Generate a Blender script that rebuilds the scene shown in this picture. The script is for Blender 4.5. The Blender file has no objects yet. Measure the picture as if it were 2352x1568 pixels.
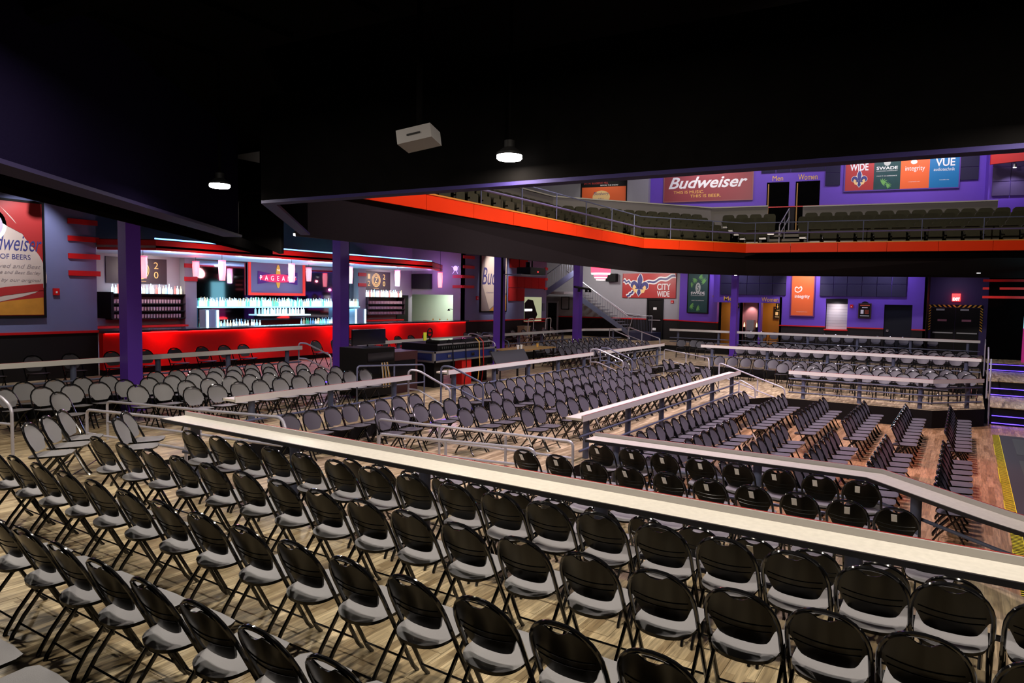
import bpy, bmesh, math, random
from mathutils import Matrix, Vector
random.seed(7)
PI = math.pi
sc = bpy.context.scene
C = sc.collection

# ------------------------------------------------------------------ camera
cam = bpy.data.cameras.new('camera'); cam.sensor_width = 36.0; cam.lens = 24.505
cam.clip_start = 0.05; cam.clip_end = 200
co = bpy.data.objects.new('camera', cam); C.objects.link(co)
co.matrix_world = Matrix(((0.83662961, -0.04737119, 0.54571684, 0.0),
                          (0.54753692, 0.04332275, -0.8356593, 0.0),
                          (0.01594422, 0.99793743, 0.06218257, 2.35),
                          (0, 0, 0, 1)))
sc.camera = co
# ------------------------------------------------------------------ world, colour, lights
w = bpy.data.worlds.new('world'); sc.world = w; w.use_nodes = True
w.node_tree.nodes['Background'].inputs[0].default_value = (0.10, 0.09, 0.16, 1)
w.node_tree.nodes['Background'].inputs[1].default_value = 0.012
vs = sc.view_settings
vs.view_transform = 'Standard'; vs.look = 'None'; vs.gamma = 1.0; vs.use_curve_mapping = False
vs.exposure = 0.0
sc.cycles.max_bounces = 5; sc.cycles.diffuse_bounces = 2; sc.cycles.glossy_bounces = 2; sc.cycles.transmission_bounces = 2; sc.cycles.transparent_max_bounces = 4
sc.cycles.caustics_reflective = False; sc.cycles.caustics_refractive = False

def lamp(name, kind, loc, energy, color, target=None, size=0.3, spot=1.0, blend=0.6):
    L = bpy.data.lights.new(name, kind); L.energy = energy; L.color = color
    if kind == 'AREA': L.shape = 'DISK'; L.size = size
    elif kind == 'SPOT': L.spot_size = spot; L.spot_blend = blend; L.shadow_soft_size = size
    else: L.shadow_soft_size = size
    o = bpy.data.objects.new(name, L); C.objects.link(o); o.location = loc
    d = (Vector(target) - Vector(loc)) if target else Vector((0, 0, -1))
    o.rotation_euler = d.to_track_quat('-Z', 'Y').to_euler()
    return o

WARM = (1.0, 0.89, 0.74); PINK = (1.0, 0.80, 0.92); COOL = (0.80, 0.80, 1.0)
# house lights on the grid high above the middle of the hall
for hx, hy, he in ((-7.2, 11.5, 2100), (-7.4, 17.0, 2100), (-3.2, 12.5, 2300), (-2.6, 17.5, 2300), (-7.0, 22.5, 1300), (-2.5, 23.5, 2400)):
    lamp('unseen_house_light', 'SPOT', (hx, hy, 9.4), he, PINK, (hx - .3, hy, 0), 0.25, 1.5)
lamp('unseen_house_light', 'SPOT', (-2.0, 12.5, 8.8), 1500, PINK, (-3.0, 24.0, 0.2), 0.25, 0.8)  # added low-angle spot, brightens the upright faces of the far counters
lamp('unseen_house_light', 'SPOT', (1.5, 13.0, 8.6), 900, PINK, (-6.0, 14.5, -0.3), 0.25, 1.2)
lamp('unseen_house_light', 'SPOT', (-4.0, 16.0, 8.6), 2600, (1, .9, .85), (-5.0, 27.0, 4.8), 0.25, 1.7)
lamp('unseen_house_light', 'SPOT', (-2.0, 15.0, 8.6), 2200, (1, .9, .85), (-11.0, 19.0, 4.6), 0.25, 1.5)
LED_RED = lamp('stage_red_wash', 'SPOT', (3.5, 14.0, 6.5), 1100, (1, .18, .10), (-0.2, 15.5, -0.9), 0.12, 0.7)

# ------------------------------------------------------------------ helpers
MATS = {}
def mat(name, col, rough=0.6, metal=0.0, emit=None, es=0.0, noise=0.0, nscale=8.0, bump=0.0, bscale=60.0, coat=0.0, spec=0.5, alpha=1.0, trans=0.0):
    m = bpy.data.materials.new(name); m.use_nodes = True
    nt = m.node_tree; b = nt.nodes['Principled BSDF']
    b.inputs['Base Color'].default_value = (*col, 1); b.inputs['Roughness'].default_value = rough
    b.inputs['Metallic'].default_value = metal; b.inputs['Specular IOR Level'].default_value = spec
    b.inputs['Coat Weight'].default_value = coat
    if trans: b.inputs['Transmission Weight'].default_value = trans
    if alpha < 1: b.inputs['Alpha'].default_value = alpha
    if emit: b.inputs['Emission Color'].default_value = (*emit, 1); b.inputs['Emission Strength'].default_value = es
    if noise or bump:
        g = nt.nodes.new('ShaderNodeNewGeometry')
        n = nt.nodes.new('ShaderNodeTexNoise'); n.inputs['Scale'].default_value = nscale; n.inputs['Detail'].default_value = 4
        nt.links.new(g.outputs['Position'], n.inputs['Vector'])
        if noise:
            r = nt.nodes.new('ShaderNodeMapRange'); r.inputs[3].default_value = 1 - noise; r.inputs[4].default_value = 1 + noise
            nt.links.new(n.outputs['Fac'], r.inputs[0])
            x = nt.nodes.new('ShaderNodeMix'); x.data_type = 'RGBA'; x.blend_type = 'MULTIPLY'; x.inputs[0].default_value = 1
            x.inputs[6].default_value = (*col, 1); nt.links.new(r.outputs[0], x.inputs[7]); nt.links.new(x.outputs[2], b.inputs['Base Color'])
        if bump:
            n2 = nt.nodes.new('ShaderNodeTexNoise'); n2.inputs['Scale'].default_value = bscale
            nt.links.new(g.outputs['Position'], n2.inputs['Vector'])
            bm = nt.nodes.new('ShaderNodeBump'); bm.inputs['Strength'].default_value = bump; bm.inputs['Distance'].default_value = 0.01
            nt.links.new(n2.outputs['Fac'], bm.inputs['Height']); nt.links.new(bm.outputs[0], b.inputs['Normal'])
    MATS[name] = m
    return m

def wood_mat(name, dark, light, rough=0.38, strip=0.066, length=0.42, along='Y', seams=True):
    """strip-wood flooring: brick pattern of narrow strips + stretched grain."""
    m = bpy.data.materials.new(name); m.use_nodes = True; nt = m.node_tree; b = nt.nodes['Principled BSDF']
    g = nt.nodes.new('ShaderNodeNewGeometry'); mp = nt.nodes.new('ShaderNodeMapping')
    if along == 'Y': mp.inputs['Rotation'].default_value = (0, 0, PI/2)
    nt.links.new(g.outputs['Position'], mp.inputs['Vector'])
    br = nt.nodes.new('ShaderNodeTexBrick'); br.inputs['Scale'].default_value = 1.0
    br.inputs['Brick Width'].default_value = length; br.inputs['Row Height'].default_value = strip
    br.inputs['Mortar Size'].default_value = 0.0008 if seams else 0.0
    br.inputs['Color1'].default_value = (*dark, 1); br.inputs['Color2'].default_value = (*light, 1)
    br.inputs['Mortar'].default_value = tuple(c*0.6 for c in dark) + (1,); br.offset = 0.37
    nt.links.new(mp.outputs[0], br.inputs['Vector'])
    mp2 = nt.nodes.new('ShaderNodeMapping'); mp2.inputs['Scale'].default_value = (2.2, 26, 26)
    nt.links.new(mp.outputs[0], mp2.inputs['Vector'])
    n = nt.nodes.new('ShaderNodeTexNoise'); n.inputs['Scale'].default_value = 1.6; n.inputs['Detail'].default_value = 5; n.inputs['Distortion'].default_value = 0.6
    nt.links.new(mp2.outputs[0], n.inputs['Vector'])
    rg = nt.nodes.new('ShaderNodeMapRange'); rg.inputs[1].default_value = 0.3; rg.inputs[2].default_value = 0.7; rg.inputs[3].default_value = 0.55; rg.inputs[4].default_value = 1.25
    nt.links.new(n.outputs['Fac'], rg.inputs[0])
    x = nt.nodes.new('ShaderNodeMix'); x.data_type = 'RGBA'; x.blend_type = 'MULTIPLY'; x.inputs[0].default_value = 1
    nt.links.new(br.outputs['Color'], x.inputs[6]); nt.links.new(rg.outputs[0], x.inputs[7]); nt.links.new(x.outputs[2], b.inputs['Base Color'])
    b.inputs['Roughness'].default_value = rough
    MATS[name] = m
    return m

M_BLACK = mat('black_paint', (0.005, 0.0046, 0.005), 0.65, bump=0.15, spec=0.2)
M_CEIL = mat('ceiling_black', (0.0022, 0.0020, 0.0020), 0.95, spec=0.0, noise=0.3, nscale=5)
M_GLOSS = mat('black_gloss_plastic', (0.004, 0.0036, 0.003), 0.22, spec=0.22)
M_TUBE = mat('black_gloss_tube', (0.006, 0.006, 0.007), 0.12, coat=0.3)
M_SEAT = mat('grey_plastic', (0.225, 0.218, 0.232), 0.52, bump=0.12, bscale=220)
M_SEAT_DIM = mat('grey_plastic_dim', (0.082, 0.076, 0.092), 0.5, bump=0.12, bscale=220)  # darker copy of the grey plastic, dimmer light on these rows put into colour
M_WOOD = wood_mat('strip_wood', (0.30, 0.215, 0.115), (0.66, 0.53, 0.33))
M_WOODF = wood_mat('strip_wood_floor', (0.30, 0.16, 0.07), (0.55, 0.33, 0.17), 0.30, 0.09, 0.9)
M_LAM = mat('laminate_top', (0.70, 0.66, 0.60), 0.34, noise=0.16, nscale=22)
M_LAM_SHADE = mat('laminate_shaded', (0.40, 0.38, 0.365), 0.45)  # inner face of the upstand, its shade put into the colour
M_LAM_LIT = mat('laminate_lit', (0.80, 0.78, 0.76), 0.4)
M_REDT = mat('red_trim', (0.40, 0.015, 0.015), 0.5)
M_EDGE = mat('black_bumper', (0.010, 0.009, 0.010), 0.35)
M_STEEL = mat('painted_steel_blue', (0.10, 0.115, 0.19), 0.42, noise=0.08)
M_RAIL = mat('painted_rail_grey', (0.46, 0.45, 0.53), 0.30, 0.25)
M_PURP = mat('purple_paint', (0.135, 0.052, 0.50), 0.55, noise=0.06, nscale=3)
M_COLP = mat('purple_steel', (0.12, 0.035, 0.44), 0.45)
M_GREYW = mat('grey_wall_paint', (0.33, 0.32, 0.36), 0.7, noise=0.05, nscale=3)
M_LAVW = mat('blue_grey_wall_paint', (0.17, 0.185, 0.37), 0.7, noise=0.05, nscale=3)
M_WAIN = mat('charcoal_wainscot', (0.013, 0.011, 0.012), 0.6, spec=0.2)
M_REDP = mat('red_paint', (0.62, 0.006, 0.008), 0.45)
M_REDL = mat('red_laminate', (0.60, 0.004, 0.004), 0.35)
M_REDF = mat('orange_red_fascia', (0.80, 0.040, 0.004), 0.5, spec=0.15, noise=0.06, nscale=2)
M_ORNG = mat('orange_cap', (0.62, 0.24, 0.03), 0.5)
M_FASC = mat('charcoal_fascia', (0.0105, 0.0075, 0.0075), 0.9, spec=0.12, bump=0.2, bscale=90)
M_CREAM = mat('cream_cap', (0.50, 0.47, 0.41), 0.5)
M_OLIVE = mat('olive_upholstery', (0.040, 0.036, 0.014), 0.8, noise=0.2, nscale=12)
M_OLIVB = mat('seat_pan_dark', (0.03, 0.028, 0.02), 0.5)
M_ACO = mat('acoustic_panel_navy', (0.018, 0.014, 0.048), 0.9, bump=0.2)
M_ACOR = mat('acoustic_panel_red', (0.42, 0.006, 0.008), 0.9, bump=0.2)
M_WHITE = mat('white_print', (0.8, 0.8, 0.8), 0.5)
M_WPAP = mat('white_paper', (0.88, 0.87, 0.86), 0.6)
M_DOOR = mat('dark_door', (0.006, 0.0045, 0.0045), 0.5, spec=0.2)
M_DOORN = mat('navy_door', (0.003, 0.0045, 0.012), 0.5, spec=0.2)
M_CHROME = mat('chrome', (0.6, 0.6, 0.62), 0.2, 1.0)
M_GOLD = mat('gold_letters', (0.85, 0.50, 0.10), 0.45)
M_TAN = mat('tan_wall', (0.40, 0.20, 0.04), 0.6)
M_YEL = mat('yellow_edge', (0.80, 0.72, 0.02), 0.6)
M_MAT = mat('grey_floor_mat', (0.030, 0.032, 0.040), 0.7)
M_MATL = mat('slate_floor_panel', (0.045, 0.052, 0.050), 0.6)
M_CASEB = mat('case_blue', (0.012, 0.025, 0.14), 0.45)
M_ALU = mat('aluminium_edge', (0.50, 0.50, 0.52), 0.35, 0.8)
M_SCREEN = mat('dark_screen', (0.006, 0.006, 0.008), 0.12)
M_MIRROR = mat('dark_mirror', (0.32, 0.32, 0.36), 0.04, 1.0)
E_WHITE = mat('lamp_white', (1, 1, 1), 0.5, emit=(1, .96, .9), es=30)
E_BULB = mat('small_lamp', (1, 1, 1), 0.5, emit=(1, .97, .95), es=9)
E_RED = mat('red_shade_glow', (1, .2, .25), 0.5, emit=(1, .05, .10), es=3.2)
E_REDC = mat('pendant_glass', (1, .5, .5), 0.4, emit=(1, .20, .24), es=2.0)
E_BLUE = mat('blue_led', (.3, .5, 1), 0.5, emit=(.16, .38, 1), es=3.5)
E_CYAN = mat('cyan_led', (.4, .9, 1), 0.5, emit=(.30, .85, 1), es=1.3)
E_ICE = mat('ice_led', (.7, .95, 1), 0.5, emit=(.50, .90, 1), es=4.5)
E_VIOL = mat('violet_led', (.2, .1, 1), 0.5, emit=(.10, .05, 1), es=3.5)
E_BARRED = mat('red_led', (1, 0, 0), 0.5, emit=(1, .01, .01), es=6)
E_EXIT = mat('exit_glow', (1, .1, .1), 0.5, emit=(1, .02, .02), es=5)
E_EXITW = mat('exit_letters', (1, .8, .8), 0.5, emit=(1, .75, .7), es=5)
E_KIT = mat('lit_kitchen_wall', (.62, .72, .62), 0.6)

ROOT = {}
def off(o):
    return ROOT.get(o.name, Vector((0, 0, 0))) if o else Vector((0, 0, 0))

def tag(o, label=None, cat=None, group=None, kind=None):
    if label: o['label'] = label
    if cat: o['category'] = cat
    if group: o['group'] = group
    if kind: o['kind'] = kind
    return o

def thing(name, label, cat, loc=(0, 0, 0), group=None):
    o = bpy.data.objects.new(name, None); C.objects.link(o); o.location = loc
    o.empty_display_size = 0.1
    ROOT[o.name] = Vector(loc)
    return tag(o, label, cat, group)

class MB:
    def __init__(self): self.v = []; self.f = []; self.mi = []
    def add(self, vs, fs, mi=0):
        n = len(self.v); self.v += [tuple(p) for p in vs]
        for f in fs: self.f.append(tuple(i + n for i in f)); self.mi.append(mi)
        return self
    def box(self, x0, x1, y0, y1, z0, z1, mi=0, top=None):
        P = [(x0, y0, z0), (x1, y0, z0), (x1, y1, z0), (x0, y1, z0), (x0, y0, z1), (x1, y0, z1), (x1, y1, z1), (x0, y1, z1)]
        F = [(0, 3, 2, 1), (4, 5, 6, 7), (0, 1, 5, 4), (1, 2, 6, 5), (2, 3, 7, 6), (3, 0, 4, 7)]
        n = len(self.v); self.v += P
        for k, f in enumerate(F):
            self.f.append(tuple(i + n for i in f)); self.mi.append(top if (k == 1 and top is not None) else mi)
        return self
    def prism(self, pts, z0, z1, mi=0, top=None):
        """vertical prism over an XY polygon (any winding)"""
        a = sum(pts[i][0]*pts[(i+1) % len(pts)][1] - pts[(i+1) % len(pts)][0]*pts[i][1] for i in range(len(pts)))
        if a < 0: pts = pts[::-1]
        n = len(pts); b = len(self.v)
        zz0 = z0 if isinstance(z0, (list, tuple)) else [z0]*n; zz1 = z1 if isinstance(z1, (list, tuple)) else [z1]*n
        self.v += [(p[0], p[1], z) for p, z in zip(pts, zz0)] + [(p[0], p[1], z) for p, z in zip(pts, zz1)]
        self.f.append(tuple(b + i for i in reversed(range(n)))); self.mi.append(mi)
        self.f.append(tuple(b + n + i for i in range(n))); self.mi.append(mi if top is None else top)
        for i in range(n):
            j = (i + 1) % n; self.f.append((b+i, b+j, b+n+j, b+n+i)); self.mi.append(mi)
        return self
    def tube(self, pts, r, n=8, closed=False, mi=0, flat=None):
        pts = [Vector(p) for p in pts]; m = len(pts); b = len(self.v); up = None
        for i, p in enumerate(pts):
            a = pts[i-1] if (i > 0 or closed) else p; c = pts[(i+1) % m] if (i < m-1 or closed) else p
            t = (c - a).normalized()
            if up is None:
                up = Vector((0, 0, 1)) if abs(t.z) < 0.9 else Vector((1, 0, 0))
            s = t.cross(up).normalized(); u2 = s.cross(t).normalized(); up = u2
            rr = r[i] if isinstance(r, (list, tuple)) else r
            for k in range(n):
                an = 2*PI*k/n; self.v.append(tuple(p + s*math.cos(an)*rr + u2*math.sin(an)*rr*(flat or 1)))
        for i in range(m if closed else m-1):
            j = (i+1) % m
            for k in range(n):
                l = (k+1) % n; self.f.append((b+i*n+k, b+i*n+l, b+j*n+l, b+j*n+k)); self.mi.append(mi)
        if not closed:
            self.f.append(tuple(b+k for k in reversed(range(n)))); self.mi.append(mi)
            self.f.append(tuple(b+(m-1)*n+k for k in range(n))); self.mi.append(mi)
        return self
    def lathe(self, prof, cx, cy, cz, n=12, mi=0):
        b = len(self.v); m = len(prof)
        for r, z in prof:
            for k in range(n):
                a = 2*PI*k/n; self.v.append((cx + r*math.cos(a), cy + r*math.sin(a), cz + z))
        for i in range(m-1):
            for k in range(n):
                l = (k+1) % n; self.f.append((b+i*n+k, b+i*n+l, b+(i+1)*n+l, b+(i+1)*n+k)); self.mi.append(mi)
        self.f.append(tuple(b+k for k in reversed(range(n)))); self.mi.append(mi)
        self.f.append(tuple(b+(m-1)*n+k for k in range(n))); self.mi.append(mi)
        return self
    def mesh(self, name, mats, smooth=False, shift=None):
        me = bpy.data.meshes.new(name)
        vs = self.v if shift is None else [(x-shift[0], y-shift[1], z-shift[2]) for x, y, z in self.v]
        me.from_pydata(vs, [], self.f)
        for m in (mats if isinstance(mats, (list, tuple)) else [mats]): me.materials.append(m)
        me.polygons.foreach_set('material_index', self.mi)
        if smooth:
            me.polygons.foreach_set('use_smooth', [True]*len(self.f))
            try: me.set_sharp_from_angle(angle=math.radians(38))
            except Exception: pass
        me.update()
        return me
    def build(self, name, mats, parent=None, smooth=False):
        s = off(parent)
        me = self.mesh(name, mats, smooth, s if parent else None)
        o = bpy.data.objects.new(name, me); C.objects.link(o)
        if parent: o.parent = parent; ROOT[o.name] = s
        return o

def struct(name, mb, mats, label=None, parent=None):
    o = mb.build(name, mats, parent)
    if parent is None: o['kind'] = 'structure'
    if label: o['label'] = label
    return o

class Fr:
    """a vertical plane: p0 in plan, direction a to the viewer's right, outward normal n towards the viewer"""
    def __init__(s, p0, a):
        l = math.hypot(*a); s.p = p0; s.a = (a[0]/l, a[1]/l); s.n = (s.a[1], -s.a[0])
    def P(s, u, z, o=0.0):
        return (s.p[0] + s.a[0]*u + s.n[0]*o, s.p[1] + s.a[1]*u + s.n[1]*o, z)
    def poly(s, mb, pts, o0, o1, mi=0):
        n = len(pts); b = len(mb.v)
        ar = sum(pts[i][0]*pts[(i+1) % n][1] - pts[(i+1) % n][0]*pts[i][1] for i in range(n))
        if ar < 0: pts = pts[::-1]
        mb.v += [s.P(u, z, o0) for u, z in pts] + [s.P(u, z, o1) for u, z in pts]
        mb.f.append(tuple(b+i for i in reversed(range(n)))); mb.mi.append(mi)
        mb.f.append(tuple(b+n+i for i in range(n))); mb.mi.append(mi)
        for i in range(n):
            j = (i+1) % n; mb.f.append((b+i, b+j, b+n+j, b+n+i)); mb.mi.append(mi)
        return mb
    def box(s, mb, u0, u1, z0, z1, o0, o1, mi=0):
        return s.poly(mb, [(u0, z0), (u1, z0), (u1, z1), (u0, z1)], o0, o1, mi)

def text_part(fr, body, u0, u1, z0, z1, o, m, parent, name='lettering', shear=0.0, bold=0.0, ext=0.006, fit=True):
    """a line of flat print set on the plane fr inside the given box"""
    cu = bpy.data.curves.new('text', 'FONT'); cu.body = body; cu.extrude = 0.0; cu.shear = shear; cu.offset = bold
    cu.resolution_u = 3
    ob = bpy.data.objects.new('text', cu); C.objects.link(ob)
    me0 = bpy.data.meshes.new_from_object(ob.evaluated_get(bpy.context.evaluated_depsgraph_get()))
    bpy.data.objects.remove(ob); bpy.data.curves.remove(cu)
    xs = [v.co.x for v in me0.vertices]; ys = [v.co.y for v in me0.vertices]
    x0, x1, y0, y1 = min(xs), max(xs), min(ys), max(ys)
    mb = MB()
    mb.v = [fr.P(u0 + (v.co.x-x0)/(x1-x0)*(u1-u0), z0 + (v.co.y-y0)/(y1-y0)*(z1-z0), o) for v in me0.vertices]
    mb.f = [tuple(p.vertices) for p in me0.polygons]; mb.mi = [0]*len(mb.f)
    bpy.data.meshes.remove(me0)
    return mb.build(name, m, parent)

def bezier_pts(pts, n=8):
    """Catmull-Rom closed outline"""
    out = []; m = len(pts)
    for i in range(m):
        p0, p1, p2, p3 = pts[i-1], pts[i], pts[(i+1) % m], pts[(i+2) % m]
        for k in range(n):
            t = k/n
            out.append(tuple(0.5*((2*p1[j]) + (-p0[j]+p2[j])*t + (2*p0[j]-5*p1[j]+4*p2[j]-p3[j])*t*t + (-p0[j]+3*p1[j]-3*p2[j]+p3[j])*t**3) for j in (0, 1)))
    return out

def ellipse(cx, cy, rx, ry, n=20, a0=0, a1=2*PI):
    return [(cx + rx*math.cos(a0+(a1-a0)*k/n), cy + ry*math.sin(a0+(a1-a0)*k/n)) for k in range(n if abs(a1-a0-2*PI) < 1e-6 else n+1)]

ORD = 'first second third fourth fifth sixth seventh eighth ninth tenth eleventh twelfth thirteenth fourteenth fifteenth sixteenth seventeenth eighteenth nineteenth twentieth'.split()
for a_, b_ in (('twent', 'twenty'), ('thirt', 'thirty'), ('fort', 'forty'), ('fift', 'fifty'), ('sixt', 'sixty'), ('sevent', 'seventy'), ('eight', 'eighty')):
    if b_ != 'twenty': ORD.append(a_ + 'ieth')
    ORD += [b_ + '-' + x_ for x_ in ORD[:9]]


# ------------------------------------------------------------------ levels (m, seating terrace by the camera = 0)
T0, M1, TB, T1, FL = 0.0, -0.15, 0.15, -0.47, -0.95
HC = 0.77                                              # counter height above its terrace

# ------------------------------------------------------------------ floors of the terraces
L2 = [M_BLACK, M_WOOD]
struct('floor', MB().prism([(-8, 7), (6, 7), (6, 23.5), (-8, 23.5)], -1.2, FL, 0, 1), [M_BLACK, M_WOODF], 'glossy brown wood dance floor below the terraces')
near = struct('floor_near_terrace', MB().box(-11.2, 2.6, -2.5, 5.33, -1.1, -0.012, 0, 1), L2, 'tan wood floor of the near seating terrace')
struct('floor_lower_terrace', MB().prism([(-9.95, 5.33), (1.6, 5.33), (1.6, 7.4), (.5, 8.35), (-.7, 9.5), (-5.45, 9.5), (-5.45, 20.4), (-4.75, 21.55), (-.68, 21.6), (.5, 22.9), (.5, 26.5), (-9.95, 26.5)], -1.1, T1, 0, 1), L2)
struct('floor_middle_terrace', MB().prism([(-15.1, -2.5), (-11.2, -2.5), (-11.2, 5.33), (-9.95, 5.33), (-9.95, 26.5), (.5, 26.5), (.5, 33.0), (-12.6, 33.0), (-15.1, 29.5)], -1.1, M1, 0, 1), L2)
struct('floor_upper_terrace', MB().prism([(-23.5, -2.5), (-15.1, -2.5), (-15.1, 29.5), (-12.6, 33.0), (.6, 33.0), (.6, 39.0), (-23.5, 39.0)], -1.1, TB, 0, 1), L2)
# planks of the near terrace
pv = []
pl_mesh = MB().box(-0.0985, 0.0985, -0.5985, 0.5985, -0.012, 0.0).mesh('plank', M_WOOD)
x = -11.1; col = 0
while x < 1.6:
    y = 0.75 - (0.0, 0.45, 0.85)[col % 3]
    while y < 5.3:
        l = min(1.2, 5.33 - y)
        if l > 0.08:
            p = bpy.data.objects.new('plank', pl_mesh); C.objects.link(p); p.parent = near
            p.location = (x, y + l/2, random.uniform(-0.0006, 0.0004)); p.scale = (1, l/1.2, 1)
        y += 1.2
    x += 0.2; col += 1

# ------------------------------------------------------------------ counters
def offs(poly, side, d):
    """mitred offset of an open polyline to its left (side=1) or right (-1)"""
    out = []; n = len(poly)
    for i, p in enumerate(poly):
        ds = []
        if i > 0: ds.append((poly[i][0]-poly[i-1][0], poly[i][1]-poly[i-1][1]))
        if i < n-1: ds.append((poly[i+1][0]-poly[i][0], poly[i+1][1]-poly[i][1]))
        ns = []
        for a in ds:
            l = math.hypot(*a); ns.append((-a[1]/l*side, a[0]/l*side))
        nx = sum(q[0] for q in ns)/len(ns); ny = sum(q[1] for q in ns)/len(ns); l2 = nx*nx + ny*ny
        out.append((p[0] + nx/l2*d, p[1] + ny/l2*d))
    return out

def strip(mb, poly, side, t0, t1, z0, z1):
    A = offs(poly, side, t0); B = offs(poly, side, t1); n = len(A)
    for i in range(n-1):
        mb.prism([A[i], A[i+1], B[i+1], B[i]], z0, z1)
    return mb

def along(poly, step, inset=0.4):
    L = [math.dist(poly[i], poly[i+1]) for i in range(len(poly)-1)]; T = sum(L); k = max(1, round((T-2*inset)/step))
    out = []
    for j in range(k+1):
        s = inset + (T-2*inset)*j/k
        for i, l in enumerate(L):
            if s <= l or i == len(L)-1:
                t = s/l; out.append((poly[i][0]+(poly[i+1][0]-poly[i][0])*t, poly[i][1]+(poly[i+1][1]-poly[i][1])*t)); break
            s -= l
    return out

def counter(label, poly, side, level, rails=(0.42,), step=1.9, width=0.33):
    z = level + HC; zf = level
    t = thing('drink_counter', label, 'counter', (poly[0][0], poly[0][1], level))
    strip(MB(), poly, side, 0.022, width, z-0.04, z).build('top', M_LAM, t)
    strip(MB(), poly, side, width, width+0.018, z-0.042, z-0.002).build('bumper', M_EDGE, t)
    up = strip(MB(), poly, side, 0.0, 0.022, z-0.055, z+0.052).build('upstand', M_LAM_SHADE, t)
    strip(MB(), poly, side, -0.0105, -0.002, z+0.050, z+0.0545).build('trim', M_REDT, up)
    strip(MB(), poly, side, 0.05, 0.21, z-0.065, z-0.041).build('underframe', M_EDGE, t)
    strip(MB(), poly, side, -0.010, 0.0, z-0.055, z+0.050).build('lit_outer_face', M_LAM_LIT, t)  # lighter skin added for the lit outer side of the upstand
    c = offs(poly, side, 0.13)
    for p in along(c, step):
        MB().lathe([(0.057, 0), (0.057, HC-0.075)], p[0], p[1], zf, 12).build('post', M_STEEL, t, True)
    r = offs(poly, side, 0.05)
    for h in rails:
        MB().tube([(p[0], p[1], zf+h) for p in r], 0.021, 8).build('rail', M_STEEL, t, True)
    return t

counter('long cream drink counter with black front edge dividing the near terrace', [(-8.42, 5.20), (1.7, 5.22)], -1, T0, (0.30,))
counter('cream drink counter with a bent end above the dance floor', [(-4.62, 9.42), (-.78, 9.46), (.42, 8.28), (1.5, 7.4)], -1, T1, (0.42, 0.18))
counter('bright white drink counter with two blue rails along the dance floor', [(-5.45, 10.6), (-5.45, 20.5)], 1, T1, (0.45, 0.20))
counter('white drink counter behind the camera-side handrail, facing the sound desk gap', [(-9.95, 7.0), (-9.95, 11.3)], 1, M1, (0.38,))
counter('white drink counter in front of the sound desk', [(-9.95, 12.55), (-9.95, 20.0)], 1, M1, (0.38,))
counter('short white drink counter past the sound desk by the purple column', [(-9.95, 21.0), (-9.95, 26.2)], 1, M1, (0.38,))
counter('white drink counter before the black wainscot and red bar', [(-15.1, 3.0), (-15.1, 12.7)], 1, TB, (0.38,))
counter('white drink counter between the sound desk and the red bar', [(-15.1, 14.6), (-15.1, 20.4)], 1, TB, (0.38,))
counter('white drink counter with a bent end in front of the steel staircase', [(-15.1, 21.6), (-15.1, 29.4), (-14.0, 31.1)], 1, TB, (0.38,))
counter('white drink counter with three rails and a bent end by the stage steps', [(-4.35, 21.62), (-.70, 21.68), (.45, 22.95)], 1, T1, (0.58, 0.38, 0.18), 1.75)
counter('white drink counter across the middle of the far terrace', [(-8.6, 26.55), (.42, 26.55)], 1, M1, (0.38,))
counter('highest white drink counter below the purple wall and restroom doors', [(-12.3, 33.05), (-9.3, 33.05), (.45, 33.05)], 1, TB, (0.38, 0.2))

# ------------------------------------------------------------------ handrails
def arc(pts, r=0.10, n=5):
    """round the inner corners of a 3-D polyline"""
    P = [Vector(p) for p in pts]; out = [P[0]]
    for i in range(1, len(P)-1):
        a = (P[i-1]-P[i]); b = (P[i+1]-P[i]); rr = min(r, a.length*0.45, b.length*0.45)
        s = P[i] + a.normalized()*rr; e = P[i] + b.normalized()*rr
        for k in range(n+1):
            t = k/n; out.append(s*(1-t)**2 + P[i]*2*t*(1-t) + e*t*t)
    out.append(P[-1]); return out

def handrail(label, pts, posts=(), mid=None, m=None, r=0.022):
    m = m or M_RAIL
    t = thing('handrail', label, 'handrail', tuple(pts[0]))
    MB().tube(arc(pts), r, 8).build('rail', m, t, True)
    if mid: MB().tube(arc(mid), r*0.9, 8).build('mid_rail', m, t, True)
    for (x, y, z0, z1) in posts:
        MB().tube([(x, y, z0), (x, y, z1)], r*0.95, 8).build('post', m, t, True)
    return t

handrail('grey tube handrail rising beside the stray chairs, its far end at the counter', [(-12.1, 6.05, M1), (-12.1, 6.05, .50), (-7.6, 6.05, .71), (-7.4, 6.05, .30)], [(-9.45, 6.05, T1, .62)], [(-12.1, 6.05, .15), (-7.6, 6.05, .33)])
handrail('grey tube handrail ending at the long counter, behind three stray chairs', [(-11.1, 5.25, 0), (-11.1, 5.25, .56), (-8.52, 5.25, .69), (-8.52, 5.25, 0)], [], [(-11.1, 5.25, .20), (-8.52, 5.25, .30)])
handrail('grey tube handrail with a bent end cut by the photo edge', [(-12.6, 3.75, .90), (-11.45, 4.25, .86), (-11.2, 4.3, .7), (-11.2, 4.3, 0)], [], [(-12.6, 3.75, .5), (-11.2, 4.3, .46)])
handrail('grey ramp handrail beside the lower middle rows', [(-8.55, 8.85, T1), (-8.55, 8.85, .20), (-4.75, 8.95, .27), (-4.75, 8.95, T1)], [(-7.2, 8.88, T1, .2), (-5.9, 8.9, T1, .22)], [(-8.55, 8.85, -.05), (-4.75, 8.95, .02)])
handrail('lower grey ramp handrail, the one closer to the long counter', [(-7.85, 8.15, T1), (-7.85, 8.15, .13), (-4.95, 8.2, .26), (-4.95, 8.2, T1)], [(-6.5, 8.17, T1, .18)], [(-7.85, 8.15, -.12), (-4.95, 8.2, .02)])
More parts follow.
